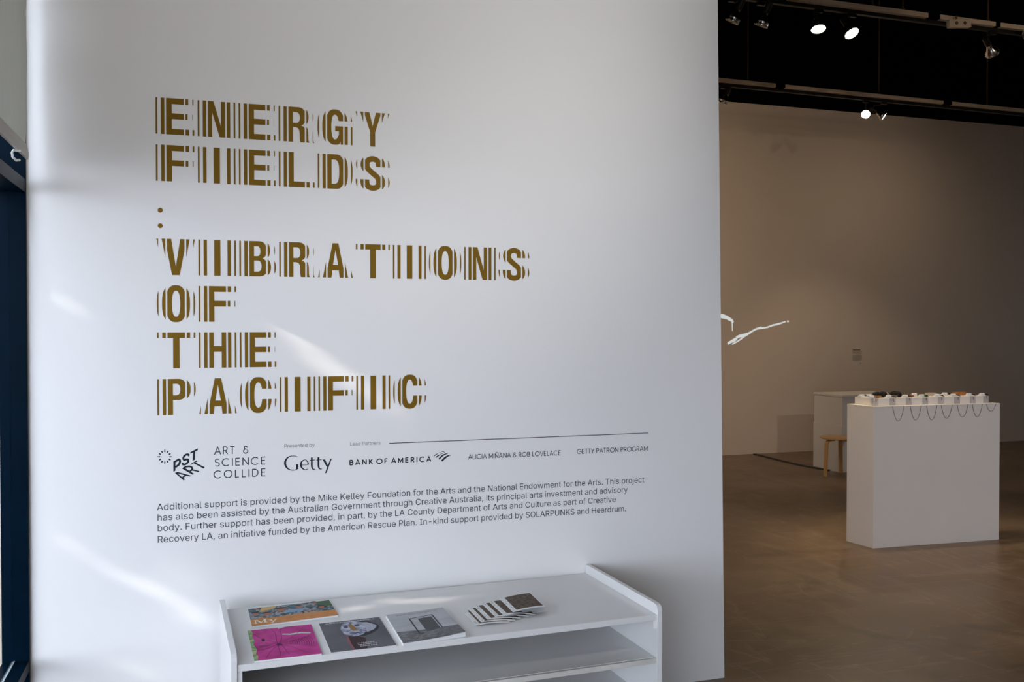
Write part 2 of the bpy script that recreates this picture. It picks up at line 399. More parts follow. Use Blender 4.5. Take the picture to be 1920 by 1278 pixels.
GL['P'] = [[(-5.56,0),(-2.1,0),(-2.1,.41)] + sup(.8,.705,5.05,.295,-90,90,2.4,24) + [(-5.56,1)],
           [(-2.1,.544)] + sup(-.3,.705,2.45,.160,-90,90,2.4,16) + [(-2.1,.865)]]
GL['D'] = [[(-5.56,0)] + sup(.5,.5,5.35,.5,-90,90,2.7,30) + [(-5.56,1)], [(-2.3,.15)] + sup(-.5,.5,3.0,.35,-90,90,2.6,22) + [(-2.3,.85)]]
GL['R'] = [[(-5.56,0),(-2.3,0),(-2.3,.425),(-.4,.425),(.9,.40),(1.6,.34),(1.85,.27),(1.85,.14),(2.0,.06),(2.3,0),(6.3,0),(5.85,.03),(5.6,.08),(5.5,.30),(5.1,.40),(4.2,.455),(2.8,.48),(4.2,.515),(5.2,.59)] + sup(.8,.735,4.9,.265,-20,90,2.4,16) + [(-5.56,1)],
           [(-2.3,.55)] + sup(-.2,.7025,2.2,.1525,-90,90,2.3,14) + [(-2.3,.855)]]
GL['B'] = [[(-5.56,0)] + sup(.8,.265,5.05,.265,-90,60,2.4,18) + [(2.8,.515)] + sup(.8,.745,4.5,.255,-50,90,2.4,16) + [(-5.56,1)],
           [(-2.2,.135)] + sup(0,.292,2.3,.157,-90,90,2.3,14) + [(-2.2,.449)], [(-2.2,.576)] + sup(-.2,.716,1.8,.14,-90,90,2.3,12) + [(-2.2,.856)]]
def ring_open(y0, y1):
    o_ = [p for p in sup(0,.5,5.85,.512,0,360,2.6,72)]
    up = [p for p in o_ if not (p[0] > 0 and y0 < p[1] < y1)]
    # order counter-clockwise from the upper terminal to the lower one
    up.sort(key=lambda p: math.atan2((p[1]-.5)*11, p[0]) % (2*PI))
    i_ = [p for p in sup(0,.5,2.4,.36,0,360,2.3,60) if not (p[0] > 0 and y0 < p[1] < y1)]
    i_.sort(key=lambda p: math.atan2((p[1]-.5)*11, p[0]) % (2*PI))
    return up, i_
up, inn = ring_open(.38, .675)
GL['C'] = [[(2.25,.675),(5.62,.675)] + up + [(5.62,.38),(2.25,.38)] + inn[::-1]]
up, inn = ring_open(-.1, .684)
up = [p for p in up if not (p[0] > 3.2 and p[1] < .5)]; 
inn2 = [p for p in sup(0,.5,2.4,.36,0,360,2.3,60) if not (p[0] > 0 and .25 < p[1] < .684)]
inn2.sort(key=lambda p: math.atan2((p[1]-.5)*11, p[0]) % (2*PI))
upg = [p for p in sup(0,.5,5.85,.512,0,360,2.6,90)[:-1] if not (p[0] > 0 and p[1] < .684 and not (p[1] < .2 and p[0] < 2.9))]
upg.sort(key=lambda p: math.atan2((p[1]-.5)*11, p[0]) % (2*PI))
GL['G'] = [[(2.25,.684),(5.65,.684)] + upg + [(3.3,.10),(3.55,0),(5.85,0),(5.85,.53),(.1,.53),(.1,.385),(2.4,.385),(2.4,.28)] + inn2[::-1]]
Hc = CAPH/U
sp = cat([(3.85,16.0*Hc/22.9),(3.85,17.6*Hc/22.9),(3.0,20.1*Hc/22.9),(0,21.25*Hc/22.9),(-3.0,20.1*Hc/22.9),(-3.85,17.3*Hc/22.9),(-3.1,14.6*Hc/22.9),(-.2,11.8*Hc/22.9),(3.0,8.9*Hc/22.9),(3.95,5.6*Hc/22.9),(3.0,2.7*Hc/22.9),(0,1.65*Hc/22.9),(-3.1,2.7*Hc/22.9),(-4.0,5.4*Hc/22.9),(-4.0,7.3*Hc/22.9)], 6)
Lq, Rq = [], []
for i, p in enumerate(sp):
    t = (sp[min(i+1, len(sp)-1)] - sp[max(i-1, 0)]).normalized(); n = Vector((-t.y, t.x))
    Lq.append(p + n*1.78); Rq.append(p - n*1.78)
GL['S'] = [[(p.x, p.y/Hc) for p in Lq + Rq[::-1]]]
WINS = [(0, 1, 'L'), (3, 5, 'L'), (6, 16, 'C'), (17, 19, 'R'), (21, 22, 'R')]
def letter_bm(ch, base_x, base_z, y):
    loops = GL[ch]; xs = [p[0] for p in loops[0]]; xmin, xmax = min(xs), max(xs)
    out = bmesh.new()
    for a, b, al in WINS:
        dx = (a - xmin) if al == 'L' else (b - xmax) if al == 'R' else 11.0
        if ch == 'I' and al != 'C': pass
        t = bmesh.new(); poly(t, loops, lambda u, v: Vector((u+dx, 0, v)))
        for pl, no in (((a, 0, 0), (-1, 0, 0)), ((b, 0, 0), (1, 0, 0))):
            bmesh.ops.bisect_plane(t, geom=t.verts[:]+t.edges[:]+t.faces[:], dist=1e-6, plane_co=pl, plane_no=no, clear_outer=True)
        vm = {v: out.verts.new((base_x + v.co.x*U, y, base_z + v.co.z*CAPH)) for v in t.verts}
        for f in t.faces:
            try: out.faces.new([vm[v] for v in f.verts])
            except ValueError: pass
        t.free()
    bmesh.ops.recalc_face_normals(out, faces=out.faces)
    for f in out.faces:
        if f.normal.y > 0: f.normal_flip()
    return out
X0 = -.1578; YV = -.0008
rows = [('ENERGY', 0), ('FIELDS', 1), ('VIBRATIONS', 3), ('OF', 4), ('THE', 5), ('PACIFIC', 6)]
wl_ = {'ENERGY': 'gold striped vinyl word ENERGY at the top of the title', 'FIELDS': 'gold striped vinyl word FIELDS, second line of the title',
       'VIBRATIONS': 'long gold striped vinyl word VIBRATIONS below the colon', 'OF': 'short gold striped vinyl word OF below VIBRATIONS',
       'THE': 'gold striped vinyl word THE between OF and PACIFIC', 'PACIFIC': 'gold striped vinyl word PACIFIC, last line of the title'}
for word, r in rows:
    zb = 2.3103 - .17405*r
    t = thing('title_lettering', wl_[word], 'lettering', (X0, D, zb), group='gold title lines')
    for i, ch in enumerate(word):
        link('letter', letter_bm(ch, i*24*U, 0, YV), M_vinylg, t)
bm = bmesh.new()
t = thing('title_lettering', 'gold vinyl colon of two dots between FIELDS and VIBRATIONS', 'lettering', (-.1437, D, 1.97), group='gold title lines')
for z in (.0004, .0577):
    bm = bmesh.new(); bm.faces.new([bm.verts.new((.0088*math.cos(-k*PI/12), YV, z+.0088*math.sin(-k*PI/12))) for k in range(24)][::-1]); link('dot', bm, M_vinylg, t)

# ------------------------------------------------------------------ small wall texts
GLYPH = {",":[188,[[38,-119,68,71,137,71,84,-119]]],"-":[453,[[337,244,337,188,114,188,114,244]]],".":[188,[[95,-4,78,-1,63,9,53,24,50,41,53,59,63,73,78,83,95,87,113,83,128,73,138,59,141,41,138,24,128,9,113,-1]]],"A":[480,[[16,0,201,509,276,509,463,0,395,0,287,302,264,372,232,478,245,478,213,371,191,302,85,0],[110,142,110,199,370,199,370,142]]],"C":[510,[[267,-7,225,-3,186,7,150,25,119,49,92,79,70,115,53,157,44,203,40,254,44,305,53,352,70,393,92,429,119,459,150,484,186,501,225,512,267,516,340,504,373,490,402,471,427,447,448,418,463,385,473,348,408,348,389,395,357,428,315,449,267,456,223,450,184,432,150,403,125,364,109,314,103,254,109,194,125,145,151,105,184,76,223,59,267,53,315,60,357,81,389,114,408,160,473,160,463,124,448,91,428,62,402,38,373,19,341,5,305,-4]]],"D":[502,[[219,0,96,0,96,57,215,57,272,63,318,81,354,110,379,149,394,198,399,255,394,312,379,361,354,399,320,428,275,446,221,452,93,452,93,509,225,509,273,505,315,495,353,478,399,441,433,391,449,351,458,306,462,255,458,205,449,159,433,119,411,83,384,54,351,31,312,14,268,3],[125,509,125,0,60,0,60,509]]],"E":[419,[[60,0,60,509,372,509,372,452,125,452,125,286,355,286,355,229,125,229,125,57,375,57,375,0]]],"F":[410,[[60,0,60,509,369,509,369,452,125,452,125,278,346,278,346,221,125,221,125,0]]],"G":[520,[[269,-7,225,-3,185,7,149,25,118,49,91,79,69,116,53,157,43,203,40,254,43,305,53,352,69,393,91,429,117,459,149,484,184,501,223,512,265,516,304,513,340,504,374,489,403,469,429,445,449,416,465,384,474,349,408,349,387,393,356,427,315,448,265,456,222,450,183,432,150,404,125,364,109,314,103,254,109,194,125,145,151,105,184,76,224,59,269,53,309,57,345,71,374,93,396,123,410,160,415,202,434,199,283,199,283,256,478,256,478,200,471,141,451,91,419,50,377,19,326,0]]],"H":[517,[[60,0,60,509,125,509,125,289,392,289,392,509,457,509,457,0,392,0,392,232,125,232,125,0]]],"I":[300,[[31,0,31,57,118,57,118,452,31,452,31,509,269,509,269,452,183,452,183,57,269,57,269,0]]],"K":[467,[[104,145,104,216,139,261,174,303,212,344,364,509,448,509,231,276,228,276],[60,0,60,509,125,509,125,334,124,225,125,193,125,0],[372,0,188,259,228,309,449,0]]],"L":[393,[[60,0,60,509,125,509,125,57,361,57,361,0]]],"M":[628,[[60,0,60,509,152,509,277,187,287,159,299,123,311,84,322,49,307,49,318,83,330,121,342,158,352,187,476,509,568,509,568,0,504,0,504,291,504,327,505,369,506,413,507,457,513,457,498,409,482,363,467,322,456,291,342,0,286,0,170,291,159,321,145,361,129,408,112,457,119,457,120,416,121,372,122,328,122,291,122,0]]],"N":[523,[[60,0,60,509,136,509,343,183,363,151,388,107,414,55,405,54,401,108,399,157,399,195,399,509,463,509,463,0,387,0,202,290,177,331,148,381,108,452,119,454,122,384,124,328,125,291,125,0]]],"O":[533,[[267,-7,225,-3,186,7,150,25,119,49,92,79,70,115,53,157,44,203,40,254,44,305,53,352,70,393,92,429,119,459,150,484,186,501,225,512,267,516,309,512,348,501,384,484,415,459,442,429,464,393,480,352,490,305,493,254,490,203,480,157,464,115,442,79,415,49,384,25,348,7,309,-3],[267,53,310,59,349,76,383,105,408,144,425,194,430,254,425,314,408,365,383,404,349,433,310,450,267,456,223,450,184,433,151,404,125,364,109,314,103,254,109,194,125,144,151,105,184,76,223,59]]],"P":[445,[[60,0,60,509,125,509,125,0],[118,509,235,509,289,503,332,487,366,462,390,430,404,391,409,348,404,304,390,265,366,233,332,207,289,191,235,186,109,186,109,242,233,242,269,246,297,256,318,272,333,294,342,319,344,348,342,376,333,402,318,423,297,439,268,449,232,452,118,452]]],"R":[449,[[60,0,60,509,125,509,125,0],[118,509,236,509,290,504,333,489,367,465,390,433,405,395,409,352,405,309,390,271,367,240,333,217,289,203,236,198,96,198,96,255,234,255,269,258,298,267,319,281,334,300,342,324,345,352,342,380,334,405,319,425,298,440,269,449,233,452,118,452],[353,0,230,229,303,229,428,0]]],"S":[447,[[224,-9,172,-4,128,9,91,31,64,60,46,96,38,137,104,137,110,110,123,88,142,71,166,59,224,49,257,52,286,60,311,74,329,92,341,114,346,139,342,161,332,179,296,205,245,222,184,239,128,260,86,289,60,326,52,372,58,413,75,448,102,476,138,498,180,511,227,516,275,511,316,498,351,476,377,449,394,415,401,378,337,378,326,412,302,437,267,453,225,459,194,456,167,448,145,435,129,418,118,398,115,376,119,352,131,334,169,308,212,293,264,279,312,264,359,238,395,198,405,171,408,139,403,99,386,64,360,34,323,11,278,-4]]],"T":[449,[[32,452,32,509,417,509,417,452,257,452,257,0,193,0,193,452]]],"U":[517,[[259,-8,203,-2,154,15,114,43,85,80,66,124,60,173,60,509,124,509,124,178,128,144,141,113,160,87,187,68,220,56,259,52,298,56,331,68,357,87,377,113,389,144,393,178,393,509,457,509,457,173,451,124,433,80,403,43,363,15,315,-2]]],"a":[389,[[160,-9,126,-5,94,5,68,22,48,45,35,73,30,108,34,138,43,161,58,179,78,193,125,211,178,220,234,227,265,235,273,243,276,255,276,257,267,297,240,322,196,331,149,322,118,301,100,274,41,291,57,322,79,346,104,364,133,375,194,384,239,379,286,360,306,343,322,320,333,290,337,251,337,0,277,0,277,52,272,52,252,25,215,1],[170,45,202,49,228,59,248,74,263,93,272,115,276,138,276,190,259,182,231,176,200,171,175,168,134,159,103,139,95,124,92,105,102,72,130,52]]],"b":[424,[[229,-8,198,-5,172,4,138,31,118,59,112,59,112,0,53,0,53,509,114,509,114,319,118,319,137,346,171,373,197,381,229,384,274,378,313,361,345,332,370,293,385,245,390,189,385,133,370,84,346,45,313,16,274,-2],[220,47,253,51,279,66,301,88,316,117,325,151,328,189,325,227,316,261,301,290,280,311,253,325,220,330,188,325,161,312,140,291,125,263,116,229,113,189,116,150,125,115,140,86,162,65,188,51]]],"c":[396,[[207,-8,159,-2,117,16,82,46,56,85,40,133,34,187,40,243,56,291,82,330,117,360,159,378,207,384,260,377,305,356,340,322,362,277,303,262,290,289,270,311,242,325,207,330,173,325,145,310,124,287,108,258,99,224,96,187,99,151,108,117,124,89,145,66,173,51,207,46,243,52,271,66,292,89,304,117,363,102,341,56,306,21,261,-1]]],"d":[424,[[195,-8,151,-2,111,16,79,45,55,84,39,133,34,189,39,245,55,293,79,332,112,361,151,378,196,384,228,381,253,373,287,346,306,319,311,319,311,509,372,509,372,0,313,0,313,59,307,59,287,31,252,4,227,-5],[205,47,236,51,263,65,284,86,299,115,309,150,312,189,309,229,300,263,284,291,263,312,237,325,205,330,172,325,145,311,124,290,108,261,99,227,96,189,99,151,109,117,124,88,145,66,172,51]]],"e":[404,[[212,-8,161,-2,117,16,82,46,56,85,40,132,34,187,39,242,55,290,81,329,115,359,157,378,205,384,266,374,294,361,319,341,341,315,357,282,368,242,371,194,371,169,75,169,75,221,338,221,310,202,307,237,298,269,283,294,263,314,237,326,205,330,173,326,146,313,125,294,109,270,99,241,96,211,96,178,100,139,110,106,128,80,151,61,179,50,212,46,254,53,285,73,306,105,365,91,353,63,335,39,311,19,283,4,249,-5]]],"f":[254,[[228,379,228,327,6,327,6,379],[81,0,81,432,84,461,96,486,113,505,135,519,187,530,222,527,243,521,227,468,215,472,195,474,171,470,154,460,145,443,142,419,142,0]]],"g":[425,[[207,-151,168,-148,134,-140,82,-110,51,-69,101,-41,122,-66,154,-88,207,-97,249,-92,282,-75,304,-47,311,-6,311,68,306,68,287,41,252,16,227,8,195,5,152,10,113,27,80,53,55,90,39,136,34,191,39,246,55,293,80,332,112,361,152,378,196,384,228,382,253,373,288,346,308,319,313,319,313,379,372,379,372,-9,367,-54,350,-90,324,-117,291,-136,251,-147],[205,59,237,63,264,75,285,95,300,121,309,154,312,193,309,231,300,264,285,291,264,312,237,325,205,330,172,325,145,312,124,290,109,262,99,229,96,193,99,155,109,123,124,96,145,76,172,63]]],"h":[410,[[114,227,114,0,53,0,53,509,114,509,114,287,102,287,124,332,152,362,187,379,227,384,264,380,295,369,321,349,341,321,353,285,357,240,357,0,296,0,296,235,290,275,273,304,246,323,210,329,184,326,161,317,141,303,126,283,117,257]]],"i":[167,[[53,0,53,379,114,379,114,0],[84,443,67,446,54,455,44,468,41,483,44,499,54,512,67,521,84,524,100,521,114,512,123,499,126,483,123,468,114,455,100,446]]],"j":[167,[[53,379,114,379,114,-30,111,-63,102,-90,86,-113,65,-129,37,-139,4,-143,-10,-143,-10,-87,2,-87,25,-83,40,-72,50,-54,53,-29],[83,443,67,446,53,455,44,468,41,483,44,499,53,512,67,521,83,524,100,521,114,512,123,499,126,483,123,468,114,455,100,446]]],"k":[381,[[110,137,110,212,121,212,284,379,360,379,184,199,177,199],[53,0,53,509,114,509,114,0],[294,0,148,186,191,229,372,0]]],"l":[189,[[139,-2,101,3,74,20,58,47,53,84,53,509,114,509,114,99,120,62,130,54,146,52,160,53,170,54,181,3,162,-1]]],"m":[610,[[53,0,53,379,112,379,112,295,108,295,118,323,132,346,172,376,219,386,257,380,287,361,309,331,321,295,312,295,322,321,337,343,381,375,437,386,468,383,497,372,522,354,541,328,553,296,557,255,557,0,496,0,496,254,490,289,473,313,447,326,419,330,395,328,374,320,345,290,335,247,335,0,274,0,274,260,269,288,253,311,229,326,199,330,158,320,140,307,126,289,117,266,114,238,114,0]]],"n":[410,[[114,227,114,0,53,0,53,379,112,379,112,287,102,287,124,332,152,362,187,379,227,384,264,380,295,369,321,349,341,321,353,285,357,240,357,0,296,0,296,235,290,275,273,304,246,323,210,329,184,326,161,317,141,303,126,283,117,257]]],"o":[415,[[207,-8,159,-2,117,16,82,46,56,85,40,133,34,187,40,243,56,291,82,330,117,360,159,378,207,384,256,378,299,360,333,330,359,291,376,243,381,187,376,133,359,85,333,46,299,16,256,-2],[207,46,242,51,270,66,292,89,307,117,316,151,319,187,316,224,307,258,292,287,270,310,242,325,207,330,173,325,145,310,124,287,108,258,99,224,96,187,99,151,108,117,124,89,145,66,173,51]]],"p":[424,[[53,-143,53,379,112,379,112,319,118,319,137,346,171,373,197,381,229,384,274,378,313,361,345,332,370,293,385,245,390,189,385,133,370,84,346,45,313,16,274,-2,229,-8,198,-5,173,4,138,31,118,59,114,59,114,-143],[220,47,253,51,279,66,301,88,316,117,325,151,328,189,325,227,316,261,301,290,280,311,253,325,220,330,188,325,161,312,140,291,125,263,116,229,113,189,116,150,125,115,140,86,162,65,188,51]]],"r":[259,[[53,0,53,379,112,379,112,321,115,321,130,347,152,367,181,380,213,385,229,384,243,384,243,322,230,324,207,326,182,323,159,315,140,301,126,284,117,262,114,237,114,0]]],"s":[365,[[182,-8,145,-5,112,3,84,18,62,38,45,63,36,94,94,107,105,79,124,60,150,49,181,45,217,50,244,62,262,81,268,103,265,121,254,136,237,147,212,155,149,170,104,186,72,208,53,237,47,274,51,305,65,332,87,354,115,370,149,381,187,384,223,381,254,372,279,358,299,339,324,290,268,277,258,298,243,316,219,328,187,333,156,329,131,317,114,299,109,277,112,258,124,243,172,223,229,209,275,194,306,171,325,142,331,107,326,75,312,47,290,24,260,6,223,-5]]],"t":[227,[[204,379,204,327,6,327,6,379],[65,471,126,471,126,98,128,76,136,61,150,53,170,50,185,51,202,54,213,2,192,-3,168,-4,125,2,92,21,72,52,65,93]]],"u":[410,[[182,-5,146,-1,115,11,89,31,69,59,57,95,53,139,53,379,114,379,114,144,119,105,137,75,164,56,200,50,226,53,249,62,268,77,283,97,293,122,296,153,296,379,357,379,357,0,298,0,298,92,307,92,286,47,257,17,222,0]]],"v":[389,[[163,0,17,379,84,379,165,155,187,87,206,21,184,21,203,87,224,155,305,379,371,379,226,0]]],"w":[567,[[138,0,23,379,87,379,133,214,154,137,175,41,165,41,186,135,206,214,252,379,316,379,362,214,382,136,402,41,391,41,413,135,434,214,480,379,545,379,429,0,368,0,319,172,305,225,291,280,277,338,291,338,277,280,263,225,248,172,199,0]]],"y":[389,[[47,-139,61,-86,71,-87,104,-89,130,-74,151,-36,163,-1,17,379,84,379,165,155,187,87,206,21,184,21,202,87,224,155,305,379,371,379,204,-58,177,-107,139,-136,91,-145,65,-143]]]}
